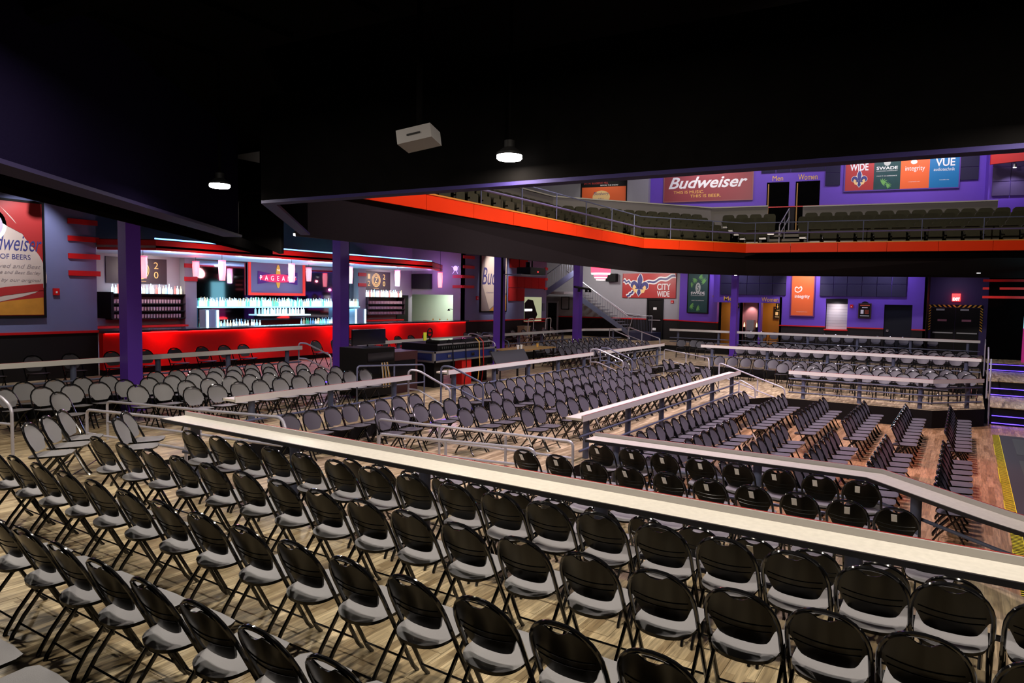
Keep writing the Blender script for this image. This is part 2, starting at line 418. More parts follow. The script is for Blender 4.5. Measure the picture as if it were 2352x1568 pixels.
def gaprail(label, x, y0, y1, y2, zt, zb, drop, flip):
    # short stair rail beside a gap in a counter
    s = 1 if not flip else -1
    handrail(label, [(x, y0, zb), (x, y0, zt), (x + .25, y1, zt), (x + 1.05, y2, zt-drop), (x + 1.05, y2, zb-drop)], (), [(x, y0, zt-.42), (x + .25, y1, zt-.42), (x + 1.05, y2, zt-drop-.42)], M_RAIL if not flip else M_STEEL)
gaprail('stair handrail at the end of the counter beside the sound desk gap', -10.1, 11.38, 11.42, 11.5, .76, M1, .34, False)
gaprail('blue-grey stair handrail below the flight-cased sound desk', -10.1, 12.5, 12.55, 12.7, .76, M1, .34, True)
gaprail('stair handrail at the end of the counter in front of the sound desk', -10.1, 20.1, 20.15, 20.3, .76, M1, .34, False)
gaprail('blue-grey stair handrail beside the short counter past the sound desk', -10.1, 20.8, 20.85, 21.0, .76, M1, .34, True)
gaprail('stair handrail at the end of the counter before the red bar', -15.3, 12.75, 12.8, 12.95, 1.03, TB, .3, False)
gaprail('blue-grey stair handrail beside the purple column before the red bar', -15.3, 14.2, 14.25, 14.4, 1.03, TB, .3, True)
gaprail('stair handrail beside the purple column next to the sound desk', -15.3, 20.5, 20.55, 20.7, 1.03, TB, .3, False)
gaprail('stair handrail between the purple column and the wooden side table', -15.3, 21.35, 21.4, 21.6, 1.03, TB, .3, True)
handrail('thin brown barrier rail below the desk monitor', [(-10.35, 10.1, M1), (-10.35, 10.1, .92), (-10.35, 12.2, .80), (-10.35, 12.2, M1)], [(-10.35, 11.2, M1, .86)], [(-10.35, 10.1, .45), (-10.35, 12.2, .4)], M_STEEL, 0.017)
handrail('long grey ramp handrail descending to the dance floor beyond the bright counter', [(-6.4, 21.6, T1), (-6.4, 21.6, .45), (-4.4, 21.4, -.17), (-4.35, 21.35, FL)], [(-5.2, 21.5, -.9, .09)], [(-6.4, 21.6, .05), (-4.4, 21.4, -.55)])
handrail('short grey handrail at the end of the bright counter by the dance floor', [(-5.6, 20.95, T1), (-5.6, 20.95, .05), (-5.15, 21.0, -.18), (-5.1, 21.0, FL)], (), [(-5.6, 20.95, -.3), (-5.1, 21.0, -.5)])
handrail('grey stair handrail rising between the middle and far terraces', [(-9.6, 25.3, T1), (-9.6, 25.3, .5), (-7.3, 23.4, .42), (-7.2, 23.3, T1)], [(-8.4, 24.3, T1, .46)], [(-9.6, 25.3, .1), (-7.2, 23.3, 0)])
handrail('grey stair handrail near the black exit door', [(-13.6, 31.0, TB), (-13.6, 31.0, 1.05), (-11.0, 28.4, .72), (-10.9, 28.3, M1)], [(-12.4, 29.8, M1, .9)], [(-13.6, 31.0, .65), (-10.9, 28.3, .3)])
handrail('grey stair handrail ending among the far folding chairs', [(-14.2, 30.2, TB), (-14.2, 30.2, .98), (-12.4, 28.4, .72), (-12.3, 28.3, M1)], (), [(-14.2, 30.2, .6), (-12.3, 28.3, .3)])
handrail('blue-grey stage step handrail, lowest of the three posts', [(.60, 23.3, FL), (.60, 23.3, .42), (.64, 25.2, .75)], ())
handrail('blue-grey stage step handrail, taller middle post', [(.58, 25.6, T1), (.58, 25.6, .78), (.60, 27.2, 1.0)], ())
handrail('blue-grey stage step handrail, highest post by the dark stage wall', [(.56, 29.8, M1), (.56, 29.8, 1.0), (.58, 31.0, 1.1)], ())

# ------------------------------------------------------------------ folding chairs
def ytilt(z): return 0.20 - 0.40*z/0.80
def arch(n, wv=0.200, zs=0.575, zt=0.80):
    out = []
    for k in range(n+1):
        a = PI*k/n; c = math.cos(a); s = math.sin(a); e = 2/2.3
        out.append((wv*math.copysign(abs(c)**e, c), zs + (zt-zs)*abs(s)**e))
    return out
def archz(x, wv=0.200, zs=0.575, zt=0.80):
    return zs + (zt-zs)*max(0.0, 1-(abs(x)/wv)**2.3)**(1/2.3)

def chair_meshes(q):
    hi = q > 1
    D = {}
    # frame: inverted U, front legs running down to the floor
    pts = [(0.200, .225, 0.0), (0.200, .182, 0.05), (0.200, ytilt(.30), .30)] + [(x, ytilt(z), z) for x, z in arch(14 if hi else 8)] + [(-0.200, ytilt(.30), .30), (-0.200, .182, 0.05), (-0.200, .225, 0.0)]
    fr = MB().tube(pts, 0.0138, 8 if hi else 5); D['frame'] = (fr, M_TUBE)
    fb = MB().tube([(-.205, .158, .09), (.205, .158, .09)], 0.007, 6); D['stretcher'] = (fb, M_TUBE)
    for s in (-1, 1):
        D['leg%d' % s] = (MB().tube([(s*.188, .13, .425), (s*.188, .02, .31), (s*.188, -.12, .14), (s*.188, -.19, .03), (s*.188, -.20, 0)], 0.0115, 8 if hi else 5, flat=1.3), M_TUBE)
    D['stretcher2'] = (MB().tube([(-.188, -.15, .10), (.188, -.15, .10)], 0.007, 6), M_TUBE)
    # seat: D-shaped pan, rounded behind, with a dark underside
    o = []
    n = 14 if hi else 8
    for k in range(n+1):
        a = PI + PI*k/n; c = math.cos(a); s = math.sin(a)
        o.append((0.184*math.copysign(abs(c)**.8, c), 0.0 + 0.165*math.copysign(abs(s)**.8, s)))
    o += [(0.184, .215), (0.155, .262), (0.0, .278), (-0.155, .262), (-0.184, .215)]
    s_ = MB(); m = len(o)
    zt = lambda x, y: 0.425 + 0.05*y + 0.012*(x/.19)**2
    cyy = .06
    rings = [[(x, y, zt(x, y)) for x, y in o], [(x*.90, cyy+(y-cyy)*.90, zt(x, y)+.003) for x, y in o], [(x*.55, cyy+(y-cyy)*.55, zt(x*.5, y*.5)-.002) for x, y in o], [(x*.97, y*.98, zt(x, y)-.022) for x, y in o]]
    s_.v = [p for r_ in rings for p in r_] + [(0, cyy, zt(0, cyy)-.004), (0, cyy, .400)]
    for i in range(m):
        j = (i+1) % m
        s_.f += [(i, j, m+j, m+i), (m+i, m+j, 2*m+j, 2*m+i), (2*m+i, 2*m+j, 4*m), (3*m+j, 3*m+i, 4*m+1), (j, i, 3*m+i, 3*m+j)]; s_.mi += [0, 0, 0, 1, 1]
    D['seat'] = (s_, [M_SEAT, M_GLOSS])
    # backrest: shield between the tubes, notched under the grip, grey in front and black behind
    nu, nv = (24, 6) if hi else (10, 3)
    b = MB(); F = []; R = []
    for i in range(nu+1):
        x = -0.194 + 0.388*i/nu
        ax_ = min(abs(x), .150); t = min(1, max(0, (abs(x)-.132)/.058)); zb = .476 + .030*(ax_/.150)**4 + .092*t*t*(3-2*t)
        zt_ = archz(x) - 0.006 - 0.034*math.exp(-(x/.052)**4)
        for j in range(nv+1):
            z = zb + (zt_-zb)*j/nv; y = ytilt(z) - .034*(1-(x/.2)**2) + .006
            F.append((x, y+.006, z)); R.append((x, y-.006, z))
    b.v = F + R; N = len(F); W = nv+1
    for i in range(nu):
        for j in range(nv):
            a = i*W+j; b.f.append((a, a+1, a+W+1, a+W)[::-1]); b.mi.append(0)
            a += N; b.f.append((a, a+1, a+W+1, a+W)); b.mi.append(1)
    for i in range(nu):
        for j in (0, nv):
            a = i*W+j; q_ = (a, a+W, a+W+N, a+N); b.f.append(q_ if j == 0 else q_[::-1]); b.mi.append(1)
    for i in (0, nu):
        for j in range(nv):
            a = i*W+j; q_ = (a, a+1, a+1+N, a+N); b.f.append(q_[::-1] if i == 0 else q_); b.mi.append(1)
    if hi:
        for zz, wd in ((.628, .165), (.585, .16)):
            b.tube([(x, ytilt(zz - .02*(1-(x/.2)**2)) - .034*(1-(x/.2)**2) - .001, zz - .02*(1-(x/.2)**2)) for x in [wd*(k/6-1) for k in range(13)]], 0.0035, 5, mi=1)
    D['backrest'] = (b, [M_SEAT, M_GLOSS])
    return D

HI = chair_meshes(2); LO = chair_meshes(1)
def mk(D, keys, name, smooth=True):
    mb = MB(); mats = []
    for k in keys:
        src, m = D[k]; ml = m if isinstance(m, list) else [m]; base = []
        for x in ml:
            if x not in mats: mats.append(x)
            base.append(mats.index(x))
        n = len(mb.v); mb.v += src.v; mb.f += [tuple(i+n for i in f) for f in src.f]; mb.mi += [base[i] for i in src.mi]
    return mb.mesh(name, mats, smooth)
HIP = [('seat', mk(HI, ['seat'], 'seat')), ('backrest', mk(HI, ['backrest'], 'backrest')), ('frame', mk(HI, ['frame'], 'frame')), ('stretcher', mk(HI, ['stretcher'], 'stretcher')),
       ('leg', mk(HI, ['leg-1'], 'leg')), ('leg', mk(HI, ['leg1'], 'leg')), ('stretcher', mk(HI, ['stretcher2'], 'stretcher'))]
MIP = [('seat', mk(LO, ['seat'], 'seat')), ('backrest', mk(LO, ['backrest'], 'backrest')), ('frame', mk(LO, ['frame', 'stretcher'], 'frame')), ('rear_leg_frame', mk(LO, ['leg-1', 'leg1', 'stretcher2'], 'rear_leg_frame'))]
LOALL = MB(); LOMATS = [M_SEAT, M_GLOSS, M_TUBE, M_SEAT_DIM]
for k in ('seat', 'backrest', 'frame', 'leg-1', 'leg1', 'stretcher2'):
    src, m = LO[k]; ml = m if isinstance(m, list) else [m]; n = len(LOALL.v)
    LOALL.v += src.v; LOALL.f += [tuple(i+n for i in f) for f in src.f]; LOALL.mi += [LOMATS.index(ml[i]) for i in src.mi]
TAGM = MB().box(-.026, .026, -.001, .001, -.05, .05).mesh('paper_tag', M_WPAP)
STKM = MB().box(-.001, .001, -.014, .014, -.09, .09).mesh('sticker', M_WPAP)

def rotz(d): return math.atan2(-d[0], d[1])
CH = []
def row(desc, end, d, level, tops, group, tags=None, stick=()):
    """tops: plan positions of the tops of the backrests; d: facing direction"""
    l = math.hypot(*d); d = (d[0]/l, d[1]/l)
    for i, (x, y) in enumerate(tops):
        j = random.uniform(-1, 1)
        CH.append(dict(x=x + d[0]*.20, y=y + d[1]*.20, z=level, r=rotz(d) + math.radians(1.3*j), i=i, n=len(tops), desc=desc, end=end, group=group, tag=bool(tags and tags(i)), stick=i in stick))
S = 1.55
row('in the front row at the long counter', 'from the tip', (0, 1), T0, [(v*S, 4.51) for v in (-4.69, -4.36, -4.08, -3.78, -3.48, -3.17, -2.88, -2.58, -2.27, -1.98, -1.70, -1.41, -1.11, -.82, -.54, -.26, 0.0)] + [(.45, 4.5)], 'folding chairs on the near terrace')
row('in the second row behind the long counter', 'from the handrail', (0, 1), T0, [(v*S, 3.73) for v in (-4.98, -4.64, -4.32, -4.01, -3.70, -3.37, -3.06, -2.75, -2.44, -2.15, -1.84, -1.53, -1.22, -.92, -.62, -.34, -.06)] + [(.38, 3.73)], 'folding chairs on the near terrace')
row('in the third row behind the long counter', 'from the aisle', (0, 1), T0, [(v*S, 2.84) for v in (-5.09, -4.78, -4.47, -4.15, -3.84, -3.52, -3.20, -2.89, -2.57, -2.25, -1.94, -1.63, -1.32, -1.01, -.70)] + [(-.6, 2.84)], 'folding chairs on the near terrace')
row('in the fourth row behind the long counter', 'from the aisle', (0, 1), T0, [(v*S, 1.99) for v in (-3.60, -3.29, -2.98, -2.67, -2.36, -2.05, -1.74, -1.43)], 'folding chairs on the near terrace')
row('in the cropped fifth row at the bottom corner', 'counting inwards', (0, 1), T0, [(-4.22, 1.12), (-3.72, 1.12)], 'folding chairs on the near terrace')
row('in the stray trio beside the handrail', 'from the rows', (.70, .72), T0, [(-9.14, 3.65), (-9.49, 3.99), (-9.83, 4.32)], 'stray folding chairs by the handrails')
row('in the stray pair between the handrails', 'from the rows', (.70, .72), T0, [(-8.72, 4.45), (-9.08, 4.74)], 'stray folding chairs by the handrails')
row('with white tag, front row at the bent counter', 'from the handrail', (0, 1), T1, [(v*2.02, 8.74) for v in (-2.09, -1.86, -1.63, -1.39, -1.15, -.91, -.68, -.46)], 'tagged folding chairs', lambda i: True)
row('with white tag, second row from the bent counter', 'from the handrail', (0, 1), T1, [(v*2.02, 7.78) for v in (-2.41, -2.16, -1.91, -1.67, -1.42, -1.18, -.94, -.70, -.47, -.25)], 'tagged folding chairs', lambda i: True)
row('in the half-hidden third row from the bent counter', 'from the aisle', (0, 1), T1, [(-6.0 + .485*k, 6.88) for k in range(13)], 'folding chairs below the long counter', lambda i: i % 3 == 1)
row('in the row hidden just beyond the long counter', 'from the aisle', (0, 1), T1, [(-6.3 + .485*k, 6.03) for k in range(14)], 'folding chairs below the long counter', lambda i: i % 4 == 2)
EX = (1, 0)
row('in the row along the bright counter', 'from the ramp', EX, T1, [(-6.77, v) for v in [10.80, 11.25] + [12.10 + .467*k for k in range(17)] + [20.95, 21.4]], 'lower middle folding chairs', stick=(0, 1, 5))
row('in the second row behind the bright counter', 'from the ramp', EX, T1, [(-7.66, v) for v in [10.10, 10.58, 11.06, 11.53] + [12.69 + .465*k for k in range(14)] + [21.6, 22.1, 22.55]], 'lower middle folding chairs', stick=(1, 2))
row('in the third row behind the bright counter', 'from the ramp', EX, T1, [(-8.60, v) for v in [8.95, 9.42, 9.95, 10.40, 10.85, 11.32] + [12.46 + .463*k for k in range(16)] + [20.6, 21.1, 22.6, 23.2]], 'lower middle folding chairs')
row('in the back row against the sound desk counter', 'from the ramp', EX, T1, [(-9.60, v) for v in [7.75, 8.22, 8.70, 9.12, 9.55, 9.97, 10.45, 10.95] + [12.72 + .462*k for k in range(16)] + [21.6, 22.2, 22.8, 23.4, 23.9]], 'lower middle folding chairs', stick=(9, 12))
row('on the dance floor against the bright counter', 'from the camera', EX, FL, [(-5.16, 11.0 + .462*k) for k in range(20)], 'folding chairs on the dance floor')
for k, (xx, nn) in enumerate([(-4.18, 'second'), (-3.14, 'third'), (-2.16, 'fourth'), (-1.22, 'fifth'), (-.28, 'last')]):
    row('in the %s dance floor row, far block' % nn, 'from the aisle', EX, FL, [(xx, 16.3 + .462*j) for j in range(9 if k < 4 else 10)], 'folding chairs on the dance floor', stick=(0,) if k in (0, 2, 4) else ())
    row('in the %s dance floor row, near block' % nn, 'from the aisle', EX, FL, [(xx, 15.03 - .462*j) for j in range(11 if k < 4 else 9)], 'folding chairs on the dance floor')
row('in the front upper row before the red bar', 'from the handrail', EX, M1, [(-11.75, 7.35 + .478*k) for k in range(10)], 'upper middle folding chairs')
row('in the second upper row before the red bar', 'from the handrail', EX, M1, [(-12.68, 6.85 + .478*k) for k in range(11)], 'upper middle folding chairs')
row('in the third upper row before the red bar', 'from the handrail', EX, M1, [(-13.65, 5.70 + .478*k) for k in range(13)], 'upper middle folding chairs')
row('in the back upper row before the red bar', 'from the handrail', EX, M1, [(-14.62, v) for v in [5.80, 6.32, 6.82, 7.32] + [8.30 + .478*k for k in range(8)]], 'upper middle folding chairs')
row('set askew in front of the back upper rows', 'from the edge', (.9, .4), M1, [(-13.9, 5.2), (-12.75, 5.55)], 'upper middle folding chairs')
for xx, a, b in ((-11.3, 21.5, 14), (-12.2, 21.8, 14), (-13.1, 22.3, 14), (-14.0, 23.0, 13)):
    row('', '', EX, M1, [(xx, a + .47*k) for k in range(b)], 'far')
for yy, a, b in ((23.25, -4.35, 9), (24.45, -5.1, 12), (25.75, -7.6, 17)):
    row('', '', (0, -1), T1, [(a + .475*k, yy) for k in range(b)], 'far')
for yy, a, b in ((27.75, -7.4, 17), (29.2, -7.6, 17), (30.7, -7.7, 17)):
    row('', '', (0, -1), M1, [(a + .475*k, yy) for k in range(b)], 'far')
row('', '', (.3, -1), M1, [(-10.6, 30.0), (-10.1, 30.2), (-9.6, 29.6), (-9.1, 29.3)], 'far')
row('', '', (0, -1), TB, [(-8.6 + .53*k, 34.0) for k in range(15)], 'far')
row('', '', EX, TB, [(-16.8, v) for v in (6.05, 6.85, 7.6, 8.5, 9.3, 10.05, 10.8, 11.45, 12.05, 14.6, 15.4, 16.1, 16.9, 17.6, 18.3, 19.0, 19.8, 22.3, 23.2, 24.0, 24.9, 25.7, 26.6, 27.5, 28.4, 29.2)], 'far')
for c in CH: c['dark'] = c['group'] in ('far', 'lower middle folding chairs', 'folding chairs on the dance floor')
for c in CH: c['d'] = math.hypot(c['x'], c['y']) + (1.5 if 'hidden' in c['desc'] else 0)
CH.sort(key=lambda c: c['d'])
# chairs nobody can see because another counter or the frame hides them stay out of the count
single = [c for c in CH if c['group'] != 'far'][:300]; ids = {id(c) for c in single}
stuff = MB()
for c in CH:
    if id(c) in ids:
        t = bpy.data.objects.new('folding_chair', None); C.objects.link(t); t.empty_display_size = .1
        t.location = (c['x'], c['y'], c['z']); t.rotation_euler = (0, 0, c['r'])
        tag(t, 'folding chair %s, %s %s' % (c['desc'], ORD[c['i']], c['end']), 'chair', c['group'])
        for nm, me in (HIP if c['d'] < 10.2 else MIP):
            p = bpy.data.objects.new(nm, me); C.objects.link(p); p.parent = t
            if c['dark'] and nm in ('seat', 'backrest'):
                p.material_slots[0].link = 'OBJECT'; p.material_slots[0].material = M_SEAT_DIM
            if nm == 'backrest' and c['tag']:
                g = bpy.data.objects.new('paper_tag', TAGM); C.objects.link(g); g.parent = p
                zz = .70; g.location = (random.uniform(-.05, .02), ytilt(zz)-.043, zz); g.rotation_euler = (math.radians(32), 0, random.uniform(-.12, .12))
        if c['stick']:
            g = bpy.data.objects.new('sticker', STKM); C.objects.link(g); g.parent = t
            g.location = (.222, ytilt(.25), .25); g.rotation_euler = (math.radians(32), 0, 0)
    else:
        ca, sa = math.cos(c['r']), math.sin(c['r'])
        stuff.add([(c['x'] + ca*v[0] - sa*v[1], c['y'] + sa*v[0] + ca*v[1], c['z'] + v[2]) for v in LOALL.v], LOALL.f)
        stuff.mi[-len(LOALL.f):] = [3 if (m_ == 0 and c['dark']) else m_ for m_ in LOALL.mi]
so = stuff.build('folding_chairs', LOMATS, None, True)
tag(so, 'rows of grey folding chairs on the far terraces and along the bar', 'chairs', None, 'stuff')
# ------------------------------------------------------------------ ceilings, balcony soffits, columns
struct('ceiling', MB().box(-25, 12, -6, 48, 10.6, 10.8), M_CEIL, 'black ceiling high above the hall')
cb = struct('ceiling_under_near_balcony', MB().prism([(-24, -5), (8, -5), (8, 6.2), (2.5, 5.95), (-6.97, 5.25), (-9.95, 8.35), (-10.6, 8.9), (-24, 8.9)], 5.15, 5.3), M_CEIL)
# corrugated deck ribs and beams under the near balcony
for k in range(12):
    xx = -12.5 + 1.25*k
    MB().box(xx, xx + .06, -3, 5.1, 5.08, 5.15).build('deck_rib', M_CEIL, cb)
for (a, b_) in (((-14, 2.4), (5, 3.9)), ((-12, -1.0), (5, 0.5))):
    dx, dy = b_[0]-a[0], b_[1]-a[1]; l = math.hypot(dx, dy); nx, ny = -dy/l*.11, dx/l*.11
    struct('beam', MB().prism([(a[0]+nx, a[1]+ny), (b_[0]+nx, b_[1]+ny), (b_[0]-nx, b_[1]-ny), (a[0]-nx, a[1]-ny)], 4.72, 5.12), M_CEIL)
NB = [(3.5, 6.08), (-6.97, 5.27), (-9.97, 8.36)]
nbo = strip(MB(), NB, -1, 0.0, 0.12, 3.44, 4.62)
struct('wall_near_balcony_fascia', nbo, M_CEIL, 'dark inner face of the balcony front overhead')
struct('trim_near_balcony', strip(MB(), NB, -1, -0.0, 0.16, 3.405, 3.44), mat('violet_edge_trim', (0.010, 0.006, 0.045), 0.7, spec=.15))
struct('wall_corner_bulkhead', MB().prism([(-5.2, .76), (-11.0, 7.83), (-11.2, 7.67), (-5.4, .6)], 3.40, 5.15), mat('bulkhead_violet_grey', (0.0055, 0.004, 0.014), 0.9, bump=0.6, bscale=40, spec=0.0))
struct('trim_bulkhead', MB().prism([(-5.15, .80), (-10.95, 7.87), (-11.2, 7.67), (-5.4, .6)], 3.36, 3.40), mat('bulkhead_lip_lit', (.018, .013, .045), .7, spec=.1))  # lip lighter than the face, lamp light on it put into the colour
struct('wall_side_bulkhead', MB().prism([(-7.4, 2.5), (-14.9, 11.6), (-15.1, 11.4), (-7.6, 2.3)], 3.34, 5.15), M_CEIL)
# dark wedge end of the side bulkhead at the balcony corner
t = thing('bulkhead_end_wedge', 'black wedge end of the side bulkhead at the balcony corner', 'speaker', (-11.4, 8.9, 3.0))
MB().prism([(-11.85, 8.45), (-11.4, 9.05), (-11.6, 9.3), (-12.05, 8.75)], [3.45, 3.14, 3.17, 3.45], 4.1).build('cabinet', M_CEIL, t)
MB().tube([(-11.7, 8.85, 4.1), (-11.7, 8.85, 5.15)], .03, 6).build('bracket', M_CEIL, t)

COLS = [(-14.7, 7.86, M1, 'purple steel column standing before the black wainscot'), (-14.6, 13.62, M1, 'purple steel column in front of the bar sign'),
        (-14.6, 21.46, M1, 'purple steel column beside the sound desk'), (-14.6, 27.66, M1, 'purple steel column with a clamped truss piece before the staircase'), (-9.0, 32.4, M1, 'thin purple column before the restroom doors')]
for cx, cy, z, lab in COLS:
    t = thing('steel_column', lab, 'column', (cx, cy, z)); h = .155 if cy < 30 else .13
    MB().box(cx-h, cx+h, cy-h, cy+h, z, 5.15).build('shaft', M_COLP, t)
    MB().box(cx-h-.05, cx+h+.05, cy-h-.05, cy+h+.05, z, z+.03).build('base_plate', M_COLP, t)
    if abs(cy-21.46) < .1:
        MB().tube([(cx+.18, cy-.12, z), (cx+.18, cy-.12, 4.6)], .045, 8).build('cable_bundle', M_BLACK, t)
    if abs(cy-13.62) < .1:
        MB().tube([(cx+.05, cy+.25, z), (cx+.03, cy+.27, 4.6)], .02, 6).build('cable_bundle', M_BLACK, t)
struct('beam_column_line', MB().box(-14.85, -14.4, 2, 30, 4.55, 4.9), M_CEIL)

# lamps under the near balcony: disc lamps, then unseen lights with no fixture
LMP = [(-7.44, 5.05, 3.60, 'bright round disc lamp hanging near the balcony corner'), (-3.52, 5.3, 3.60, 'bright round disc lamp hanging below the near balcony edge'), (-10.95, 9.15, 3.5, 'small bright disc lamp at the far tip of the balcony corner')]
HID = [(.4, 5.4, 3.6), (-11.4, 3.8, 4.4), (-8.6, 2.6, 4.4), (-5.4, 3.3, 4.4), (-2.2, 3.7, 4.4), (1.0, 3.9, 4.4)]  # unseen, no fixtures; set forward so seats are lit and backs stay dark
for i, (x, y, z, lab) in enumerate(LMP + [(a, b, c, None) for a, b, c in HID]):
    if lab:
        t = thing('disc_lamp', lab, 'lamp', (x, y, z), 'disc lamps under the near balcony')
        MB().lathe([(.0, -.012), (.105, -.010), (.115, .0), (.115, .028)], x, y, z, 20).build('diffuser', E_WHITE, t, True)
        MB().lathe([(.118, .028), (.118, .05), (.05, .10), (.05, .16), (.0, .16)], x, y, z, 20).build('housing', M_BLACK, t, True)
        MB().tube([(x, y, z+.15), (x, y, 5.2)], .016, 6).build('stem', M_CEIL, t)
    lamp('disc_and_unseen_light', 'AREA', (x, y, z-.03), 88 if z > 3.7 else 46, WARM if i % 3 else (1, .92, .8), None, 0.22)

# projector hung under the near balcony
t = thing('ceiling_projector', 'white projector box with a slot, hung under the near balcony', 'projector', (-4.0, 4.62, 3.62))
P0 = Vector((-4.0, 4.62, 3.70)); ax = Vector((.86, .30, .16)).normalized(); bx_ = Vector((-.3, .9, -.1)); bx_ = (bx_ - ax*bx_.dot(ax)).normalized(); cx_ = ax.cross(bx_)
def obox(mb, c, a, b, cc, ha, hb, hc, mi=0):
    V = [c + a*sa*ha + b*sb*hb + cc*s3*hc for s3 in (-1, 1) for sa, sb in ((-1, -1), (1, -1), (1, 1), (-1, 1))]
    return mb.add(V, [(0, 3, 2, 1), (4, 5, 6, 7), (0, 1, 5, 4), (1, 2, 6, 5), (2, 3, 7, 6), (3, 0, 4, 7)], mi)
obox(MB(), P0, ax, bx_, cx_, .155, .12, .06).build('body', mat('projector_white', (.16, .15, .15), .6), t)
obox(MB(), P0 - bx_*.122, ax, bx_, cx_, .06, .003, .007).build('slot', M_BLACK, t)
MB().tube([P0, P0 + Vector((0, 0, 1.5))], .025, 6).build('bracket', M_CEIL, t)

# ------------------------------------------------------------------ bar-side wall (x = -19), bar and room behind
WA = Fr((-19.0, 0.0), (0, 1)); WB = Fr((-22.0, 0.0), (0, 1)); WC = Fr((0.0, 25.0), (1, 0))
def wallbox(name, fr, u0, u1, z0, z1, m, th=0.12, label=None):
    return struct(name, fr.box(MB(), u0, u1, z0, z1, -th, 0), m, label)
wallbox('wall_left', WA, -2, 9.3, 1.34, 5.15, M_LAVW, label='blue-grey wall with a large framed beer poster')
wallbox('wall_left_wainscot', WA, -2, 9.3, TB, 1.28, M_WAIN)
struct('trim_left_rail', WA.box(MB(), -2, 9.32, 1.28, 1.34, -.1, .03), M_REDP)
wallbox('wall_bar_end', WA, 25.0, 32.4, 1.30, 5.15, M_LAVW)
wallbox('wall_bar_end_wainscot', WA, 25.0, 30.1, TB, 1.24, M_WAIN)
wallbox('wall_hatch_wainscot', WA, 30.1, 32.4, TB, 1.14, M_WAIN)
struct('trim_bar_end_rail', WA.box(MB(), 25.0, 32.4, 1.24, 1.30, -.1, .03), M_REDP)
wallbox('wall_back_bar', WB, 8.5, 25.0, TB, 5.15, M_GREYW, .15)
struct('wall_bar_side', WC.box(MB(), -22.05, -19.0, 2.45, 5.15, -.15, 0), M_GREYW)
struct('wall_bar_side_pier', WC.box(MB(), -19.55, -19.0, TB, 2.45, -.15, 0), M_GREYW)
struct('wall_bar_side_sill', WC.box(MB(), -21.3, -19.55, TB, 1.25, -.15, 0), M_REDP)
# lit kitchen behind the hatch
kr = MB(); kr.box(-26.0, -19.15, 27.3, 27.4, TB, 3.2); kr.box(-26.0, -19.15, 25.2, 27.3, 3.0, 3.1); kr.box(-19.2, -19.12, 25.2, 27.3, TB, 3.2)
struct('wall_kitchen', kr, E_KIT)
lamp('kitchen_light', 'AREA', (-21.2, 26.2, 2.95), 70, (.92, 1, .86), None, .6)
struct('ceiling_bar', MB().box(-22.2, -15.3, 8.9, 33, 5.15, 5.3), M_CEIL)
wallbox('door_1', WB, 24.15, 24.95, TB, 2.45, M_DOOR, .0)if False else struct('door_1', WB.box(MB(), 23.9, 24.7, TB, 2.40, 0, .04), M_DOOR, 'dark service door behind the bar')

def stripes(fr, spans, label, m=None, o=.05):
    for (u0, u1, z0, z1, lab) in spans:
        tag(fr.box(MB(), u0, u1, z0, z1, .001, o).build('accent_bar', m or M_REDP), lab, 'wall accent', 'red accent bars on the bar walls')
nm5 = ['topmost', 'second', 'middle', 'fourth', 'lowest']
stripes(WA, [(8.62, 9.33 + (.05 if k > 1 else 0), z-.13, z, '%s red accent bar beside the large framed beer poster' % nm5[k]) for k, z in enumerate((4.60, 4.17, 3.74, 3.30, 2.87))], '')
stripes(WA, [(24.98, 25.8, z-.13, z, '%s red accent bar on the grey corner past the bar' % n) for n, z in (('topmost', 4.22), ('second', 3.78), ('third', 3.34), ('lowest', 2.89))], '')
stripes(WC, [(-19.55 - .0, -19.0, z-.13, z, '%s red accent bar on the purple-lit bar end pier' % n) for n, z in (('upper', 3.34), ('lower', 2.89))], '')

# the bar itself
t = thing('bar_counter', 'long glowing red bar with a dark polished top', 'bar', (-18.9, 17.0, TB))
MB().box(-18.98, -18.78, 9.32, 24.95, .30, 1.26).build('red_front', M_REDL, t)
MB().box(-18.98, -18.88, 9.32, 24.95, TB, .30).build('toe_kick', M_BLACK, t)
MB().box(-19.45, -18.62, 9.32, 24.98, 1.27, 1.33).build('bar_top', mat('bar_top_dark', (.06, .06, .08), .18, .3), t)
MB().box(-18.765, -18.735, 9.36, 24.9, 1.245, 1.262).build('led_strip', E_BARRED, t)
for k in range(5):
    lamp('bar_front_glow', 'AREA', (-18.50, 10.9 + 3.1*k, 1.24), 9, (1, .02, .02), (-18.8, 10.9 + 3.1*k, .6), .8)
# canopy over the bar
t = thing('bar_canopy', 'red-edged canopy with blue neon over the bar', 'canopy', (-18.6, 16, 3.4))
CAN = [(-19.0, 9.32), (-17.7, 10.15), (-17.7, 21.3), (-19.05, 23.6)]
strip(MB(), CAN, 1, 0, .10, 3.44, 3.72).build('red_band', M_REDP, t)
for k in range(4): lamp('canopy_band_fill', 'AREA', (-17.0, 11.5 + 2.9*k, 3.2), 7, (1, .35, .35), (-17.7, 11.5 + 2.9*k, 3.55), .5)  # added lights out front, no fixture, to bring up the red band
MB().prism(CAN + [(-21.78, 23.6), (-21.78, 9.32)], 3.50, 3.56).build('soffit', mat('white_soffit', (.70, .74, .85), .6), t)
strip(MB(), CAN[1:3], 1, .02, .06, 3.725, 3.76).build('neon_tube', E_BLUE, t)
MB().prism(CAN + [(-19.0, 16)], 3.70, 3.72).build('canopy_top', M_BLACK, t)
for k in range(4):
    lamp('canopy_light', 'AREA', (-18.6, 11.6 + 2.9*k, 2.75), 80, (.35, .55, 1), (-18.5, 11.6 + 2.9*k, 3.5), .8)
